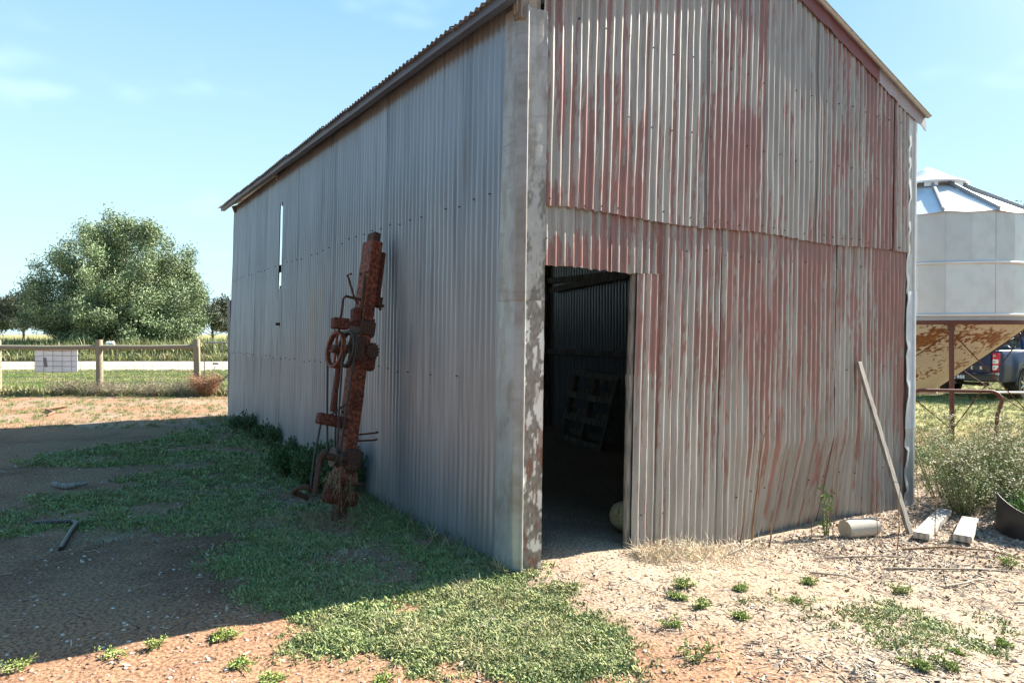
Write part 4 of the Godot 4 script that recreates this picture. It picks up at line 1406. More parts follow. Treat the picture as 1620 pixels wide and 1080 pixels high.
func build_ute() -> void:
	var px := 12.05
	var pd := 17.4
	var root := thing("parked_ute", "dark blue dual cab utility parked on the grass behind the silo", "ute", Transform3D(Basis(Vector3.UP, deg_to_rad(-60)), on(px, pd, 0.0)))
	var wheel_z := [0.0, -3.22]
	var ax := 0.38
	var zs := []
	var z := 1.16
	while z > -4.0:
		zs.append(z)
		z -= 0.04
	for side in [-1, 1]:
		var pts := PackedVector3Array()
		var n := 8
		for zz in zs:
			var yb := 0.46
			for wz in wheel_z:
				var dz: float = zz - wz
				if absf(dz) < 0.46: yb = maxf(yb, ax + sqrt(0.46 * 0.46 - dz * dz))
			var flare := 0.0
			for wz in wheel_z: flare = maxf(flare, 0.045 * (1.0 - smoothstep(0.42, 0.66, absf(zz - wz))))
			var end: float = smoothstep(1.16, 1.02, zz) * smoothstep(-4.0, -3.75, zz)
			var nose := 0.10 * (1.0 - smoothstep(-4.0, -3.4, zz)) + 0.035 * (1 - smoothstep(1.16, 1.0, zz))
			var top := 1.20 if zz > -0.62 else 1.13
			if zz < -2.5: top = lerpf(1.13, 0.98, smoothstep(-2.5, -4.0, zz))
			var hts := [0.0, 0.15, 0.35, 0.55, 0.72, 0.86, 0.96, 1.0]
			var wid := [0.875, 0.90, 0.918, 0.92, 0.905, 0.90, 0.885, 0.85]
			for k in n:
				var y: float = lerpf(yb, top, hts[k])
				var w: float = wid[k] + flare * (1.0 - smoothstep(0.85, 1.15, y)) - nose
				pts.append(Vector3(side * w, y, zz))
		var mb := MB.new()
		mb.grid(pts, n, zs.size(), PackedColorArray(), side < 0)
		part(root, "body_side", mb, M.car_paint)
		for wz in wheel_z:
			var arch := []
			for k in 15:
				var a := PI * k / 14.0
				arch.append(Vector3(side * 0.915, ax + 0.455 * sin(a), wz + 0.455 * cos(a)))
			mb = MB.new()
			mb.tube(arch, [0.03], 8)
			part(root, "wheel_arch", mb, M.black)
	# bed, floor, bonnet
	var mb := MB.new()
	mb.box(Vector3(0, 0.72, 0.28), Vector3(1.6, 0.06, 1.75), Basis(), 0.01)
	mb.box(Vector3(0, 0.95, -0.60), Vector3(1.7, 0.5, 0.05), Basis(), 0.01)
	for s in [-1, 1]: mb.box(Vector3(s * 0.79, 0.96, 0.26), Vector3(0.05, 0.44, 1.72), Basis(), 0.01)
	part(root, "tray", mb, M.black)
	mb = MB.new()
	for s in [-1, 1]: mb.box(Vector3(s * 0.82, 1.205, 0.26), Vector3(0.10, 0.025, 1.78), Basis(), 0.01)
	part(root, "tray_rail", mb, M.chrome_dark)
	mb = MB.new()
	mb.box(Vector3(0, 1.10, -3.25), Vector3(1.62, 0.14, 1.45), Basis(Vector3.RIGHT, 0.07), 0.05)
	part(root, "bonnet", mb, M.car_paint)
	mb = MB.new()
	mb.box(Vector3(0, 0.78, -3.95), Vector3(1.55, 0.42, 0.12), Basis(), 0.05)
	part(root, "grille", mb, M.black)
	mb = MB.new()
	mb.box(Vector3(0, 0.50, -1.5), Vector3(1.6, 0.10, 4.6), Basis(), 0.02)
	part(root, "chassis", mb, M.black)
	# tailgate
	mb = MB.new()
	mb.box(Vector3(0, 0.93, 1.165), Vector3(1.44, 0.53, 0.06), Basis(), 0.02)
	var tg := part(root, "tailgate", mb, M.car_paint)
	mb = MB.new()
	mb.box(Vector3(0, 0.79, 1.197), Vector3(1.40, 0.10, 0.012), Basis(), 0.004)
	part(tg, "name_strip", mb, M.car_strip)
	var letters := "RANGER"
	for k in 6: lettering(tg, "letter", letters[k], 0.075, M.chrome_dark, Transform3D(Basis(), Vector3(-0.50 + 0.2 * k, 0.79, 1.205)))
	lettering(tg, "badge", "WILDTRAK", 0.035, M.chrome_dark, Transform3D(Basis(), Vector3(0.46, 1.08, 1.199)))
	mb = MB.new()
	mb.box(Vector3(0, 1.06, 1.2), Vector3(0.26, 0.07, 0.02), Basis(), 0.008)
	part(tg, "handle", mb, M.black)
	mb = MB.new()
	mb.box(Vector3(0, 1.205, 1.16), Vector3(1.46, 0.03, 0.09), Basis(), 0.012)
	part(tg, "top_rail", mb, M.chrome_dark)
	# lamps
	for s in [-1, 1]:
		mb = MB.new()
		mb.box(Vector3(s * 0.80, 0.94, 1.13), Vector3(0.15, 0.46, 0.13), Basis(Vector3.UP, s * 0.25), 0.03)
		var l := part(root, "tail_lamp", mb, M.lamp_red)
		mb = MB.new()
		mb.box(Vector3(s * 0.805, 0.955, 1.178), Vector3(0.115, 0.11, 0.06), Basis(Vector3.UP, s * 0.25), 0.015)
		mb.box(Vector3(s * 0.805, 0.81, 1.178), Vector3(0.115, 0.12, 0.06), Basis(Vector3.UP, s * 0.25), 0.015)
		part(l, "clear_lens", mb, M.lamp_clear)
		mb = MB.new()
		for yy in [0.81, 0.955, 1.09]: mb.box(Vector3(s * 0.785, yy, 1.2), Vector3(0.05, 0.05, 0.04), Basis(Vector3.UP, s * 0.25), 0.01)
		part(l, "bulb_cover", mb, M.chrome_dark)
	# bumper, plate
	mb = MB.new()
	mb.box(Vector3(0, 0.56, 1.24), Vector3(1.76, 0.18, 0.16), Basis(), 0.03)
	mb.box(Vector3(0, 0.645, 1.255), Vector3(1.2, 0.03, 0.14), Basis(), 0.01)
	part(root, "bumper", mb, M.black)
	mb = MB.new()
	mb.tube([Vector3(0, 0.42, 1.0), Vector3(0, 0.42, 1.36)], [0.035], 8)
	mb.tube([Vector3(-0.6, 0.40, 1.05), Vector3(0.6, 0.40, 1.05)], [0.04], 8)
	part(root, "tow_bar", mb, M.black)
	mb = MB.new()
	mb.box(Vector3(0.0, 0.565, 1.326), Vector3(0.38, 0.135, 0.008), Basis(), 0.003)
	var pl := part(root, "number_plate", mb, M.plate)
	lettering(pl, "plate_text", "BFQ·868", 0.075, M.plate_text, Transform3D(Basis(), Vector3(0, 0.565, 1.334)))
	# wheels
	for s in [-1, 1]:
		for wz in wheel_z:
			var xf := Transform3D(Basis(Vector3(0, 0, 1), -s * PI / 2), Vector3(s * 0.80, ax, wz))
			mb = MB.new()
			mb.lathe([Vector2(0.22, -0.12), Vector2(0.34, -0.13), Vector2(0.37, -0.11), Vector2(0.385, -0.06), Vector2(0.385, 0.06), Vector2(0.37, 0.11), Vector2(0.34, 0.13), Vector2(0.23, 0.125), Vector2(0.22, 0.09)], 40, xf)
			var w := part(root, "wheel", mb, M.tyre)
			mb = MB.new()
			mb.lathe([Vector2(0.23, -0.1), Vector2(0.232, 0.11), Vector2(0.215, 0.115), Vector2(0.20, 0.05), Vector2(0.001, 0.03)], 32, xf)
			part(w, "rim", mb, M.black)
			for k in 6:
				mb = MB.new()
				var a := TAU * k / 6.0
				var d := xf.basis * Vector3(cos(a), 0, sin(a))
				var o := xf * Vector3(0, 0.085, 0)
				mb.bar(o + d * 0.03, o + d * 0.215, 0.05, 0.03, 0.008, xf.basis.y)
				part(w, "spoke", mb, M.chrome_dark)
	# cab
	var B := [Vector3(-0.84, 1.14, -0.64), Vector3(0.84, 1.14, -0.64), Vector3(0.84, 1.12, -2.75), Vector3(-0.84, 1.12, -2.75)]
	var R := [Vector3(-0.66, 1.76, -0.82), Vector3(0.66, 1.76, -0.82), Vector3(0.66, 1.76, -2.0), Vector3(-0.66, 1.76, -2.0)]
	mb = MB.new()
	mb.box(Vector3(0, 1.79, -1.42), Vector3(1.36, 0.07, 1.30), Basis(), 0.034)
	part(root, "roof", mb, M.car_paint)
	mb = MB.new()
	for s in [-1, 1]: mb.tube([Vector3(s * 0.58, 1.84, -0.85), Vector3(s * 0.58, 1.865, -0.95), Vector3(s * 0.58, 1.865, -1.9), Vector3(s * 0.58, 1.84, -2.0)], [0.018], 8)
	part(root, "roof_rail", mb, M.chrome_dark)
	for k in 4:
		mb = MB.new()
		mb.bar(B[k], R[k], 0.10, 0.09, 0.02)
		part(root, "pillar", mb, M.car_paint)
	for s in [-1, 1]:
		mb = MB.new()
		mb.bar(Vector3(s * 0.835, 1.14, -1.62), Vector3(s * 0.66, 1.76, -1.52), 0.08, 0.05, 0.01)
		part(root, "pillar", mb, M.car_paint)
	for q in [[B[0], B[1], R[1], R[0]], [B[1], B[2], R[2], R[1]], [B[2], B[3], R[3], R[2]], [B[3], B[0], R[0], R[3]]]:
		mb = MB.new()
		mb.quad(q[0], q[1], q[2], q[3])
		part(root, "window", mb, M.glass)
	for s in [-1, 1]:
		mb = MB.new()
		mb.box(Vector3(s * 0.4, 1.05, -1.75), Vector3(0.46, 0.5, 0.14), Basis(Vector3.RIGHT, 0.2), 0.05)
		mb.box(Vector3(s * 0.4, 1.42, -1.68), Vector3(0.26, 0.17, 0.09), Basis(Vector3.RIGHT, 0.2), 0.04)
		part(root, "seat", mb, M.black)
		mb = MB.new()
		mb.box(Vector3(s * 0.99, 1.2, -2.35), Vector3(0.2, 0.17, 0.10), Basis(), 0.04)
		mb.bar(Vector3(s * 0.84, 1.15, -2.38), Vector3(s * 0.95, 1.17, -2.36), 0.04, 0.03)
		part(root, "wing_mirror", mb, M.car_paint)
		mb = MB.new()
		mb.box(Vector3(s * 0.935, 0.98, -1.2), Vector3(0.02, 0.035, 0.2), Basis(), 0.008)
		part(root, "door_handle", mb, M.black)
	mb = MB.new()
	mb.tube([Vector3(-0.74, 1.2, -0.30), Vector3(-0.62, 1.58, -0.42), Vector3(-0.55, 1.64, -0.45), Vector3(0.55, 1.64, -0.45), Vector3(0.62, 1.58, -0.42), Vector3(0.74, 1.2, -0.30)], [0.045], 10)
	part(root, "sports_bar", mb, M.car_paint)
# ---------- trees, bushes and weeds ----------
func crown_tree(called: String, label: String, group: String, x: float, d: float, height: float, width: float, base: float, clumps: int, leaf: ArrayMesh, tint: Color, seed_: int, plumes: int, gap := 0.0, trunk_r := 0.22) -> void:
	var r := RandomNumberGenerator.new()
	r.seed = seed_
	var at := on(x, d)
	var root := thing(called, label, "tree", Transform3D(Basis(), at), group)
	var mb := MB.new()
	mb.tube([Vector3(0, -0.3, 0), Vector3(0.05, height * 0.15, 0.03), Vector3(-0.05, height * 0.35, 0), Vector3(0.1, height * 0.62, 0.1)], [trunk_r * 1.3, trunk_r, trunk_r * 0.75, trunk_r * 0.3], 10)
	var tips := []
	var cy := base + (height - base) * 0.40
	for k in plumes:
		# points spread over the crown's envelope, wider low than high
		var a := r.randf() * TAU
		var v := r.randf()
		var e := asin(lerpf(-0.55, 1.0, v))
		var lump := 1.0 + 0.16 * nz.get_noise_2d(a * 30 + seed_ * 9, e * 30)
		var rad := (pow(r.randf(), 0.33)) * lump
		var up := height - cy if sin(e) > 0 else cy - base
		var p := Vector3(cos(a) * cos(e) * width * 0.5 * rad, cy + sin(e) * up * rad, sin(a) * cos(e) * width * 0.5 * rad)
		tips.append(p)
		if k % 5 == 0:
			var from := Vector3(0, clampf(p.y * 0.5, height * 0.12, height * 0.55), 0)
			mb.tube([from, from.lerp(p, 0.5) + Vector3.UP * 0.1 * p.length() * 0.3, from.lerp(p, 0.93)], [trunk_r * 0.4, trunk_r * 0.22, trunk_r * 0.06], 6)
	part(root, "trunk", mb, M.bark)
	var xfs := []
	var cols := []
	var per := int(clumps / float(plumes))
	var size := width / 13.0
	for p in tips:
		var outw: Vector3 = ((p - Vector3(0, cy * 0.8, 0)).normalized() + Vector3.UP * 0.55).normalized()
		var len_ := r.randf_range(0.7, 1.6) * size
		var fat := r.randf_range(0.25, 0.52) * size
		var t := r.randf_range(0.8, 1.2)
		if r.randf() < gap: continue
		for k in per:
			var f := r.randf()
			var c: Vector3 = p + outw * (f - 0.5) * len_ + Vector3(r.randfn(), r.randfn(), r.randfn()) * fat * (1.05 - f * 0.8)
			var b := Basis(Vector3.UP, r.randf() * TAU) * Basis(Vector3.RIGHT, r.randfn() * 0.5)
			xfs.append(Transform3D(b.scaled(Vector3.ONE * r.randf_range(0.7, 1.2)), c))
			var g := t * r.randf_range(0.75, 1.25)
			cols.append(Color(tint.r * g * r.randf_range(0.9, 1.15), tint.g * g, tint.b * g))
	part(root, "crown", merged(leaf, xfs, cols), M.tree_leaf)

func build_trees() -> void:
	var leaf := leaf_mesh(18, 0.20, 0.075, 0.62, 4, 0.25)
	crown_tree("broad_tree", "broad dense round crowned tree standing alone beyond the road", "", -28.6, 50.0, 9.5, 11.4, -1.2, 11500, leaf, Color(0.19, 0.265, 0.13), 3, 300)
	var gum := leaf_mesh(9, 0.5, 0.16, 1.1, 6, -0.4)
	var far := [[-97.0, 128.0, 8.5, 9.0, 2.0, 11], [-84.5, 118.0, 8.4, 8.0, 1.5, 13], [-50.5, 115.0, 7.8, 8.0, 1.0, 15], [-64.5, 156.0, 6.0, 7.0, 1.8, 17]]
	for f in far:
		crown_tree("paddock_tree", ["grey green gum tree at the paddock edge, left of the broad tree" , "far small dark gum tree in the paddock beside the shed wall"][0 if f[0] < -70 else 1], "far gum trees across the paddock", f[0], f[1], f[2], f[3], f[4], 1500, gum, Color(0.065, 0.085, 0.05), f[5], 60, 0.15, 0.2)
	for k in 7:
		var x := -175.0 + 30.0 * k
		if x > -120 and x < -60: continue
		crown_tree("horizon_tree", "tiny distant tree on the paddock horizon", "distant trees on the horizon", x, 300.0 + 20 * sin(k * 3.0), rng.randf_range(6, 9), rng.randf_range(8, 12), 1.2, 500, gum, Color(0.07, 0.09, 0.065), 40 + k, 26, 0.1, 0.2)
	crown_tree("gum_tree", "tall thin gum tree beyond the silo, leaves against the sky", "", 26.6, 31.0, 9.4, 6.5, 3.2, 2200, leaf_mesh(9, 0.24, 0.05, 0.6, 9, -0.6), Color(0.07, 0.09, 0.055), 77, 90, 0.2, 0.22)
	# unseen trees added behind the camera, something dark for the zinc wall to mirror
	for k in 8:
		crown_tree("added_mirror_tree", "added unseen dark tree for the zinc wall to mirror", "added trees mirrored in the zinc wall", -27.0 + 3.4 * k, -6.0 - 3.6 * k, 10.0, 9.0, 0.0, 700, leaf_mesh(9, 0.7, 0.3, 0.9, 31, 0.0), Color(0.05, 0.07, 0.035), 500 + k, 60)
	for q in [[22.0, 44.0], [27.5, 46.0], [33.0, 47.0]]:
		crown_tree("paddock_bush", "grey green bush behind the parked utility", "bushes behind the parked utility", q[0] + 6, q[1], 3.4, 6.0, 0.2, 1100, gum, Color(0.10, 0.13, 0.06), int(q[0]), 50)

func bush(x: float, d: float, height: float, width: float, stems: int, tint: Color, label: String, called: String, group: String, seedy: bool, seed_: int, leaf: ArrayMesh, per := 26) -> void:
	var r := RandomNumberGenerator.new()
	r.seed = seed_
	var root := thing(called, label, "bush", Transform3D(Basis(), on(x, d)), group)
	var mb := MB.new()
	mb.col = Color(1, 1, 1)
	var xfs := []
	var cols := []
	for k in stems:
		var a := r.randf() * TAU
		var out := sqrt(r.randf()) * width * 0.5
		var h := height * r.randf_range(0.55, 1.0) * (1.0 - 0.35 * out / width)
		var p0 := Vector3(cos(a), 0, sin(a)) * out * 0.35
		var p1 := Vector3(cos(a) * out * 0.75, h * 0.55, sin(a) * out * 0.75)
		var p2 := Vector3(cos(a) * out * 1.05 + r.randfn() * 0.04, h, sin(a) * out * 1.05 + r.randfn() * 0.04)
		mb.tube([p0, p1, p2], [0.007, 0.005, 0.002], 5, false)
		for i in per:
			var f := pow(r.randf(), 0.7)
			var p := p0.lerp(p1, f * 2) if f < 0.5 else p1.lerp(p2, f * 2 - 1)
			p += Vector3(r.randfn(), r.randfn(), r.randfn()) * minf(0.035, width * 0.1)
			xfs.append(Transform3D(Basis(Vector3.UP, r.randf() * TAU).scaled(Vector3.ONE * r.randf_range(0.6, 1.25)), p))
			var g := r.randf_range(0.7, 1.3)
			var c := Color(tint.r * g, tint.g * g, tint.b * g)
			if seedy and f > 0.8: c = c.lerp(Color(0.28, 0.23, 0.16), 0.6)
			cols.append(c)
	part(root, "stems", mb, M.twig)
	part(root, "leaves", merged(leaf, xfs, cols), M.leaf)

func yard_label(x: float, d: float) -> String:
	if x < -1.0: return "low green weed on the red soil at the shadow's edge"
	if x < 0.0: return "low green weed on sunlit soil below the large green mat"
	if x < 1.25 and d < 3.8: return "low green weed on pale soil beside the large green mat"
	if x < 1.25: return "low green weed on pale soil before the doorway"
	if x < 2.4: return "low green weed beside the smaller green patch"
	if d > 4.5: return "low green weed in the leaf litter near the planter"
	return "low green weed on litter beyond the smaller green patch"

func build_bushes() -> void:
	var lf := leaf_mesh(9, 0.034, 0.014, 0.06, 21, 0.4)
	var spots := [[4.62, 6.95, 0.72, 0.8], [5.1, 7.25, 0.85, 0.9], [4.85, 7.6, 1.0, 0.9], [5.75, 7.1, 0.8, 0.9], [5.35, 6.75, 0.72, 0.8], [6.2, 7.6, 0.75, 0.9], [5.0, 6.55, 0.5, 0.6], [5.8, 6.6, 0.6, 0.8], [5.45, 7.7, 0.95, 0.8], [5.6, 8.6, 0.95, 1.0], [6.4, 8.8, 0.9, 1.0], [6.1, 8.1, 0.85, 0.9]]
	for k in spots.size():
		var s = spots[k]
		bush(s[0], s[1], s[2] * 1.0, s[3], 18, Color(0.22, 0.27, 0.11), "weedy grey green bush behind the black planter" if s[1] < 6.9 else ("weedy grey green bush with seed stalks round the pipe hoop" if s[1] > 8.0 else ("weedy grey green bush against the shed's far corner" if s[0] < 5.0 else "weedy grey green bush between planter and silo leg")), "weedy_bush", "weedy bushes under the silo", true, 50 + k, lf, 26)
	# leafy weeds against the side wall, beside the machine
	var lw := leaf_mesh(7, 0.05, 0.022, 0.07, 22, 0.4)
	for k in 4:
		var p := local(-0.28 - 0.1 * (k % 2), 2.75 + 0.38 * k, 0)
		bush(p.x, -p.z, 0.62 - 0.09 * k, 0.5, 16, Color(0.07, 0.12, 0.045), "dark leafy weed against the zinc wall beside the machine", "wall_weed", "weeds along the zinc wall", false, 80 + k, lw, 18)
	for k in 5:
		var p := local(-0.12, 5.2 + 0.8 * k, 0)
		bush(p.x, -p.z, 0.25 + 0.1 * (k % 2), 0.3, 9, Color(0.08, 0.125, 0.05), "small low weed at the foot of the zinc wall", "wall_weed", "small weeds at the zinc wall foot", false, 90 + k, lw, 12)
	# dead stalks by the gable
	for q in [[2.35, -0.10, 1.12, 0.12, 0.010], [2.18, -0.12, 0.42, 0.02, 0.008], [2.47, -0.18, 0.34, 0.0, 0.009], [3.42, -0.75, 0.6, 0.0, 0.005], [3.95, -0.80, 0.62, -0.02, 0.005], [3.55, -0.5, 0.62, -0.1, 0.004], [4.35, -0.45, 0.8, -0.05, 0.004], [3.2, -0.3, 0.75, 0.05, 0.004], [3.3, -0.2, 0.8, 0.05, 0.004], [2.95, -0.25, 0.5, 0.03, 0.004]]:
		var p := local(q[0], q[1], 0)
		p.y = ground_h(p.x, -p.z)
		var mb := MB.new()
		var path := []
		var b := shed_frame.basis
		for k in 7:
			var f := k / 6.0
			path.append(p + Vector3.UP * (q[2] * f - 0.02) + b.x * (q[3] * f * f * 1.6 + 0.012 * sin(f * 9.0 + q[0] * 7)) + b.z * 0.02 * f)
		mb.tube(path, [q[4], q[4] * 0.9, q[4] * 0.8, q[4] * 0.65, q[4] * 0.5, q[4] * 0.4, q[4] * 0.3], 6)
		if q[2] > 0.5:
			for k in 4:
				var o: Vector3 = path[3 + k % 3]
				mb.tube([o, o + b.x * rng.randf_range(-0.06, 0.06) + Vector3.UP * 0.09], [q[4] * 0.4, q[4] * 0.2], 5)
		var o2 := part(self, "dead_stalk", mb, M.stalk)
		var l := "thin dry weed stalk standing before the gable wall"
		if q[2] > 1.0: l = "tall bent brown dead stalk against the gable wall"
		elif q[4] > 0.007: l = "short thick broken stalk at the gable wall foot"
		tag(o2, l, "dead stalk", "dead stalks before the gable")
	# green sprig on the gable
	var sp := local(3.3, -0.16, 0)
	bush(sp.x, -sp.z, 0.62, 0.08, 3, Color(0.16, 0.26, 0.07), "thin green sprig standing before the dented gable sheet", "green_sprig", "", false, 99, lw, 5)
	# golden straw along the foot of the gable
	var xfs := []
	var cols := []
	for i in 620:
		var s := 0.95 + absf(rng.randfn()) * 0.55 if rng.randf() < 0.75 else rng.randf_range(0.9, 4.9)
		var t := -0.10 - absf(rng.randfn()) * 0.17
		var p := local(s, t, 0)
		p.y = ground_h(p.x, -p.z)
		xfs.append(up_xf(p, rng.randf_range(0.25, 0.9) * (1.0 if s < 2.4 else 0.5), 0.75))
		cols.append(hue(Color(0.55, 0.46, 0.32), 0.3))
	var o := copies(self, "straw_clump", tuft_mesh(6, 0.22, 0.005, 0.06, 1.4, 61), M.straw, xfs, cols)
	tag(o, "golden straw bent over along the foot of the gable wall", "straw", "", "stuff")
	# dry and green wisps along the foot of the side wall
	xfs = []
	cols = []
	for i in 800:
		var t := rng.randf_range(-0.05, LONG)
		var s := -0.05 - absf(rng.randfn()) * 0.09
		var p := local(s, t, 0)
		p.y = ground_h(p.x, -p.z)
		xfs.append(up_xf(p, rng.randf_range(0.3, 1.0), 0.4))
		cols.append(hue(Color(0.12, 0.16, 0.06), 0.3) if rng.randf() < 0.6 else hue(Color(0.36, 0.29, 0.18), 0.3))
	o = copies(self, "wall_grass", tuft_mesh(6, 0.17, 0.005, 0.05, 0.8, 62), M.leaf, xfs, cols)
	tag(o, "thin wisps of grass along the foot of the zinc wall", "grass", "", "stuff")
	# low green rosettes on the bare yard
	var rs := leaf_mesh(7, 0.02, 0.009, 0.018, 23, 0.6)
	var sp2 := [[0.88, 3.71, 0.5], [0.92, 3.38, 0.9], [1.11, 3.99, 0.7], [2.11, 3.29, 0.8], [1.96, 3.25, 0.6], [1.08, 4.31, 0.7], [-1.5, 3.59, 0.7], [-1.81, 3.46, 0.7], [-1.55, 3.56, 0.4], [2.71, 3.75, 0.6], [2.67, 4.66, 0.6], [3.94, 5.38, 0.9], [-1.99, 3.38, 0.5], [-2.38, 3.25, 0.6], [1.73, 4.15, 0.5], [-1.32, 3.3, 0.5], [1.0, 4.12, 0.5], [1.3, 3.85, 0.35], [2.3, 3.5, 0.4], [2.95, 3.75, 0.5], [-0.6, 3.1, 0.5], [-1.1, 3.14, 0.4], [1.45, 4.3, 0.4], [2.0, 4.6, 0.4]]
	for k in sp2.size():
		var q = sp2[k]
		var vs := rng.randf_range(0.6, 1.3)
		bush(q[0], q[1], 0.06 * q[2] * vs, 0.13 * q[2] * vs * rng.randf_range(0.8, 1.5), 5 + k % 6, Color(0.27, 0.34, 0.10), yard_label(q[0], q[1]), "yard_weed", "small weeds on the bare yard", false, 200 + k, rs, 6)
	# russet dry bush at the gate post
	bush(-7.95, 17.7, 0.65, 0.8, 60, Color(0.40, 0.24, 0.15), "russet dry bush beside the gate post", "dry_bush", "", false, 300, leaf_mesh(6, 0.12, 0.01, 0.12, 24, 0.8), 14)
	for k in 5:
		bush(-8.7 - 0.75 * k, 17.85, 0.36, 0.8, 30, Color(0.33, 0.28, 0.20), "grey brown dry weeds tangled along the fence foot", "dry_weed", "dry weeds along the fence", false, 310 + k, leaf_mesh(6, 0.10, 0.008, 0.12, 25, 0.8), 10)
# ---------- fence, gate and the small things lying about ----------
func build_fence() -> void:
	var P := [Vector2(-13.66, 18.1), Vector2(-10.9, 18.0), Vector2(-8.28, 17.9)]
	var root := thing("wire_fence", "round post and rail fence with wire mesh along the yard", "fence", Transform3D(Basis(), on(P[1].x, P[1].y)))
	var inv := root.transform.affine_inverse()
	for p in P:
		var a := on(p.x, p.y, -0.2)
		var b := on(p.x, p.y, 1.47)
		var mb := MB.new()
		mb.tube([inv * a, inv * (a.lerp(b, 0.5) + Vector3(0.01, 0, 0)), inv * (b - Vector3(0, 0.015, 0)), inv * b], [0.092, 0.086, 0.083, 0.07], 14)
		part(root, "post", mb, M.post_wood)
	for k in 2:
		var a := on(P[k].x, P[k].y, 1.27)
		var b := on(P[k + 1].x, P[k + 1].y, 1.27)
		var mb := MB.new()
		mb.tube([inv * a, inv * (a.lerp(b, 0.5) + Vector3(0, -0.012, 0)), inv * b], [0.062, 0.058, 0.06], 12)
		part(root, "rail", mb, M.post_wood)
		# wire mesh panel
		mb = MB.new()
		mb.col = Color(0.2, 0.2, 0.2)
		for h in [0.06, 0.2, 0.34, 0.48, 0.62, 0.76, 0.9, 1.04, 1.18]:
			var path := []
			for i in 9: path.append(inv * (on(P[k].x, P[k].y, h).lerp(on(P[k + 1].x, P[k + 1].y, h), i / 8.0) + Vector3(0, rng.randfn() * 0.006, 0.0)))
			mb.tube(path, [0.0045], 4, false)
		for i in range(1, 11):
			var q: Vector2 = P[k].lerp(P[k + 1], i / 11.0)
			mb.tube([inv * on(q.x, q.y, 0.02), inv * on(q.x, q.y, 1.24)], [0.0045], 4, false)
		part(root, "wire_mesh", mb, M.wire, "stuff")
	# gate beyond the last post, half hidden by the shed
	var g0 := Vector2(-8.08, 17.9)
	var g1 := Vector2(-4.6, 17.7)
	root = thing("mesh_gate", "grey pipe framed wire mesh gate hung beside the last fence post", "gate", Transform3D(Basis(), on(g0.x, g0.y)))
	inv = root.transform.affine_inverse()
	var mb := MB.new()
	var c := [on(g0.x, g0.y, 0.12), on(g0.x, g0.y, 1.38), on(g1.x, g1.y, 1.38), on(g1.x, g1.y, 0.12), on(g0.x, g0.y, 0.12)]
	var path := []
	for q in c: path.append(inv * q)
	mb.tube(path, [0.02], 8)
	part(root, "frame", mb, M.wall_zinc)
	mb = MB.new()
	mb.tube([inv * on(g0.x + 0.35, g0.y - 0.02, 0.3), inv * on(g0.x + 1.6, g0.y - 0.09, 1.36)], [0.022], 8)
	part(root, "brace", mb, M.wall_zinc)
	mb = MB.new()
	mb.col = Color(0.25, 0.25, 0.25)
	for h in [0.26, 0.42, 0.58, 0.74, 0.9, 1.06, 1.22]: mb.tube([inv * on(g0.x, g0.y, h), inv * on(g1.x, g1.y, h)], [0.0045], 4, false)
	for i in range(1, 14):
		var q := g0.lerp(g1, i / 14.0)
		mb.tube([inv * on(q.x, q.y, 0.14), inv * on(q.x, q.y, 1.36)], [0.0045], 4, false)
	part(root, "wire_mesh", mb, M.wire, "stuff")
	mb = MB.new()
	mb.tube([inv * on(g0.x + 0.3, g0.y - 0.02, 0.78), inv * (on(g0.x + 0.3, g0.y - 0.02, 0.6) + Vector3(-0.06, 0, 0)), inv * (on(g0.x + 0.3, g0.y - 0.02, 0.45) + Vector3(0.02, 0, 0))], [0.01], 6)
	mb.box(inv * on(g0.x + 0.3, g0.y + 0.0, 0.84), Vector3(0.16, 0.05, 0.03), Basis(), 0.008)
	part(root, "latch_chain", mb, M.wall_zinc)
	# the white board wired to the far side of the fence
	var s0 := Vector2(-12.66, 18.06)
	var s1 := Vector2(-11.5, 18.02)
	var a := on(s0.x, s0.y, 0.0)
	var along := (on(s1.x, s1.y) - on(s0.x, s0.y)).normalized()
	root = thing("white_board", "plain white sheet board wired behind the fence mesh", "board", Transform3D(Basis(), a))
	mb = MB.new()
	var w := (on(s1.x, s1.y) - a).length()
	var out := along.cross(Vector3.UP).normalized()
	mb.box(along * w * 0.5 + Vector3(0, 0.91, 0) - out * 0.03, Vector3(w, 0.62, 0.012), Basis(along, Vector3.UP, out), 0.003)
	part(root, "sheet", mb, M.white_board)
	mb = MB.new()
	mb.box(along * w * 0.25 + Vector3(0, 0.86, 0) - out * 0.018, Vector3(0.085, 0.25, 0.01), Basis(along, Vector3.UP, out) * Basis(Vector3(0, 0, 1), 0.15), 0.003)
	part(root, "grey_patch", mb, M.grey_tape)
	# small white roadside marker
	root = thing("roadside_post", "short post with a white cap on the far verge", "post", Transform3D(Basis(), on(-25.7, 43.6)))
	mb = MB.new()
	mb.tube([Vector3(0, -0.1, 0), Vector3(0, 0.7, 0)], [0.12], 10)
	part(root, "shaft", mb, M.post_wood)
	mb = MB.new()
	mb.box(Vector3(0, 0.95, 0), Vector3(0.55, 0.45, 0.3), Basis(), 0.1)
	part(root, "cap", mb, M.white_board)

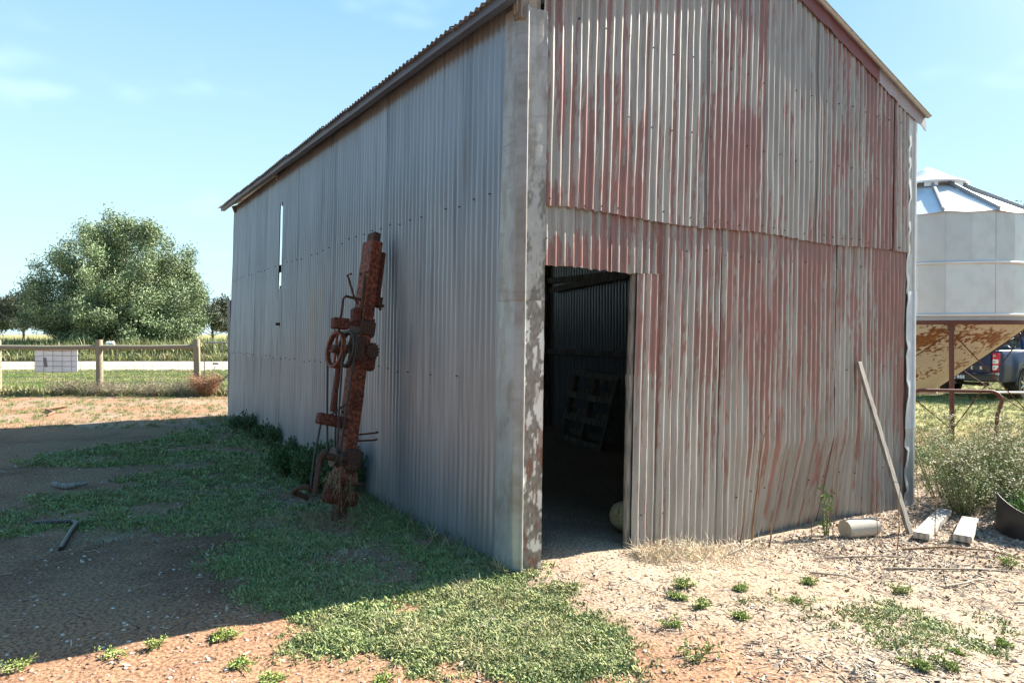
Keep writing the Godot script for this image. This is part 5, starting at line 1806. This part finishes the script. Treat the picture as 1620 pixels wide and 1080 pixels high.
func build_oddments() -> void:
	# weathered timber offcuts by the planter
	for k in 2:
		var a := Vector2(3.62, 6.02) if k == 0 else Vector2(3.92, 5.92)
		var b := Vector2(4.36, 6.86) if k == 0 else Vector2(4.38, 6.5)
		var mb := MB.new()
		var p := on(a.x, a.y, 0.045)
		var q := on(b.x, b.y, 0.05)
		mb.bar(p, q, 0.125 if k == 0 else 0.14, 0.06, 0.006)
		var o := part(self, "timber_offcut", mb, M.wood_bleached)
		tag(o, "long bleached timber offcut at the leaning batten's foot" if k == 0 else "short bleached timber offcut beside the black planter", "timber", "bleached timber offcuts")
	# leaning batten
	var foot := on(3.66, 6.26, 0.0)
	var top := local(4.02, -0.05, 1.33)
	var mb := MB.new()
	mb.bar(foot - (top - foot).normalized() * 0.04, top, 0.07, 0.03, 0.003, shed_frame.basis.z)
	var o := part(self, "leaning_batten", mb, M.wood_grey)
	tag(o, "grey timber batten leaning on the rusty gable wall", "batten")
	# log
	var lp := on(3.17, 6.2, 0.075)
	var ax := Vector3(0.95, 0, -0.3).normalized()
	mb = MB.new()
	var path := []
	for k in 9: path.append(lp + ax * (k / 8.0 - 0.5) * 0.34 + Vector3.ZERO)
	mb.tube(path, [0.084, 0.088, 0.089, 0.088, 0.087, 0.086, 0.085, 0.083, 0.078], 16)
	o = part(self, "short_log", mb, M.log)
	tag(o, "short weathered round log lying before the gable wall", "log")
	# branch lying from the log
	mb = MB.new()
	mb.tube([on(3.3, 5.75, 0.02), on(3.6, 5.7, 0.05), on(3.95, 5.6, 0.05), on(4.2, 5.3, 0.02)], [0.009, 0.008, 0.006, 0.004], 7)
	o = part(self, "fallen_twig", mb, M.stalk)
	tag(o, "long thin twig across the offcuts", "twig", "twigs in the leaf litter")
	for q in [[2.55, 5.55, 3.2, 5.5], [2.9, 5.3, 3.9, 5.2], [3.1, 4.85, 3.5, 5.0], [1.62, 5.2, 2.02, 5.42], [2.2, 5.0, 2.5, 4.9], [3.4, 4.6, 3.9, 4.55]]:
		mb = MB.new()
		var p0 := on(q[0], q[1], 0.012)
		var p1 := on(q[2], q[3], 0.02 if q[0] > 2 or q[0] < 1.5 else 0.16)
		mb.tube([p0, p0.lerp(p1, 0.4) + Vector3(0.01, 0.015, 0.02), p0.lerp(p1, 0.7) + Vector3(0, 0.01, -0.015), p1], [0.009, 0.008, 0.006, 0.005], 7)
		o = part(self, "fallen_twig", mb, M.stalk_pale)
		tag(o, "bleached stick lying in the litter before the gable", "twig", "sticks lying before the gable")
	# black cut-down drum used as a planter
	var cx := 4.92
	var cd := 6.2
	var root := thing("black_planter", "black plastic tub with a cut wavy rim planted with green grass", "planter", Transform3D(Basis(), on(cx, cd)))
	var pts := PackedVector3Array()
	var n := 64
	for j in 7:
		for i in n:
			var a := TAU * i / (n - 1)
			var rim := 0.27 + 0.045 * sin(a * 2.0 + 2.6) + 0.02 * sin(a * 3.0)
			var r := 0.42 - 0.01 * j / 6.0
			pts.append(Vector3(cos(a) * r, lerpf(-0.06, rim, j / 6.0), -sin(a) * r))
	for j in 4:
		for i in n:
			var a := TAU * i / (n - 1)
			var rim := 0.27 + 0.045 * sin(a * 2.0 + 2.6) + 0.02 * sin(a * 3.0)
			pts.append(Vector3(cos(a) * 0.403, lerpf(rim, 0.06, j / 3.0), -sin(a) * 0.403))
	mb = MB.new()
	mb.grid(pts, n, 11)
	part(root, "tub", mb, M.black_plastic)
	mb = MB.new()
	mb.lathe([Vector2(0.402, 0.12), Vector2(0.2, 0.135), Vector2(0.001, 0.14)], 32)
	part(root, "earth", mb, M.rust_dark)
	var xfs := []
	var cols := []
	for i in 60:
		var a := rng.randf() * TAU
		var r := sqrt(rng.randf()) * 0.36
		xfs.append(up_xf(Vector3(cos(a) * r, 0.13, sin(a) * r), rng.randf_range(0.6, 1.1), 0.25))
		cols.append(hue(Color(0.17, 0.28, 0.07), 0.3))
	part(root, "grass", merged(tuft_mesh(7, 0.26, 0.010, 0.05, 0.8, 63), xfs, cols), M.leaf)
	# pallet on the far wall inside
	root = thing("timber_pallet", "grey timber pallet leaning on the wall inside the shed", "pallet", Transform3D(shed_frame.basis * Basis(Vector3.UP, PI / 2) * Basis(Vector3.RIGHT, 0.0), local(WIDE - 0.62, 5.55, -0.02)))
	# own axes: x along the wall away, y up, z out of the wall
	var tilt := Basis(Vector3.RIGHT, -0.26) * Basis(Vector3(0, 0, 1), -0.05)
	root.transform = Transform3D(shed_frame.basis * Basis(Vector3.UP, -PI / 2) * tilt, local(WIDE - 0.62, 4.85, ground_h(4.2, 11.0)))
	for k in 4:
		mb = MB.new()
		mb.box(Vector3(0, 0.07 + 0.37 * k, 0.06), Vector3(1.15, 0.10, 0.02), Basis(), 0.003)
		part(root, "slat", mb, M.wood_dark2)
		mb = MB.new()
		mb.box(Vector3(0, 0.22 + 0.34 * k, -0.06), Vector3(1.15, 0.10, 0.02), Basis(), 0.003)
		if k < 3: part(root, "slat", mb, M.wood_dark2)
	for k in 3:
		mb = MB.new()
		mb.box(Vector3(-0.53 + 0.53 * k, 0.60, 0.0), Vector3(0.04, 1.18, 0.098), Basis(), 0.003)
		part(root, "bearer", mb, M.wood_dark2)
	# pale drum lying inside the doorway
	root = thing("pale_drum", "pale yellow plastic drum lying just inside the doorway", "drum", Transform3D(shed_frame.basis, local(1.45, 0.42, 0.09)))
	mb = MB.new()
	mb.lathe([Vector2(0.001, -0.18), Vector2(0.06, -0.178), Vector2(0.09, -0.16), Vector2(0.112, -0.13), Vector2(0.12, -0.09), Vector2(0.12, 0.22), Vector2(0.10, 0.26), Vector2(0.001, 0.27)], 28, Transform3D(Basis(Vector3(0, 0, 1), -PI / 2), Vector3.ZERO))
	part(root, "shell", mb, M.drum)
	mb = MB.new()
	mb.tube([Vector3(-0.17, 0.05, 0.03), Vector3(-0.20, 0.06, 0.035)], [0.022], 12)
	part(root, "cap", mb, M.drum)
	# bits of black pipe, stick and bark on the shaded soil
	mb = MB.new()
	mb.tube([on(-4.0, 5.7, 0.02), on(-3.66, 5.66, 0.026), on(-3.6, 5.62, 0.028), on(-3.5, 5.4, 0.026), on(-3.35, 5.05, 0.02)], [0.019, 0.019, 0.019, 0.019, 0.019], 10)
	o = part(self, "poly_pipe", mb, M.black_plastic)
	tag(o, "bent piece of black poly pipe on the shaded soil", "pipe")
	mb = MB.new()
	mb.tube([on(-4.85, 7.2, 0.02), on(-4.65, 7.1, 0.03), on(-4.5, 7.22, 0.04)], [0.03, 0.035, 0.02], 7)
	o = part(self, "bark_piece", mb, M.wood_dark)
	tag(o, "dark piece of bark lying on the shaded green mat", "bark")
	mb = MB.new()
	mb.tube([on(-9.75, 14.9, 0.03), on(-9.6, 14.5, 0.06), on(-9.5, 13.9, 0.05), on(-9.15, 13.6, 0.04), on(-9.0, 13.2, 0.02)], [0.03, 0.035, 0.03, 0.03, 0.015], 7)
	mb.tube([on(-9.5, 13.9, 0.05), on(-9.2, 14.1, 0.12)], [0.02, 0.008], 6)
	o = part(self, "fallen_branch", mb, M.stalk)
	tag(o, "small crooked branch lying on the sunny ground by the fence", "branch")
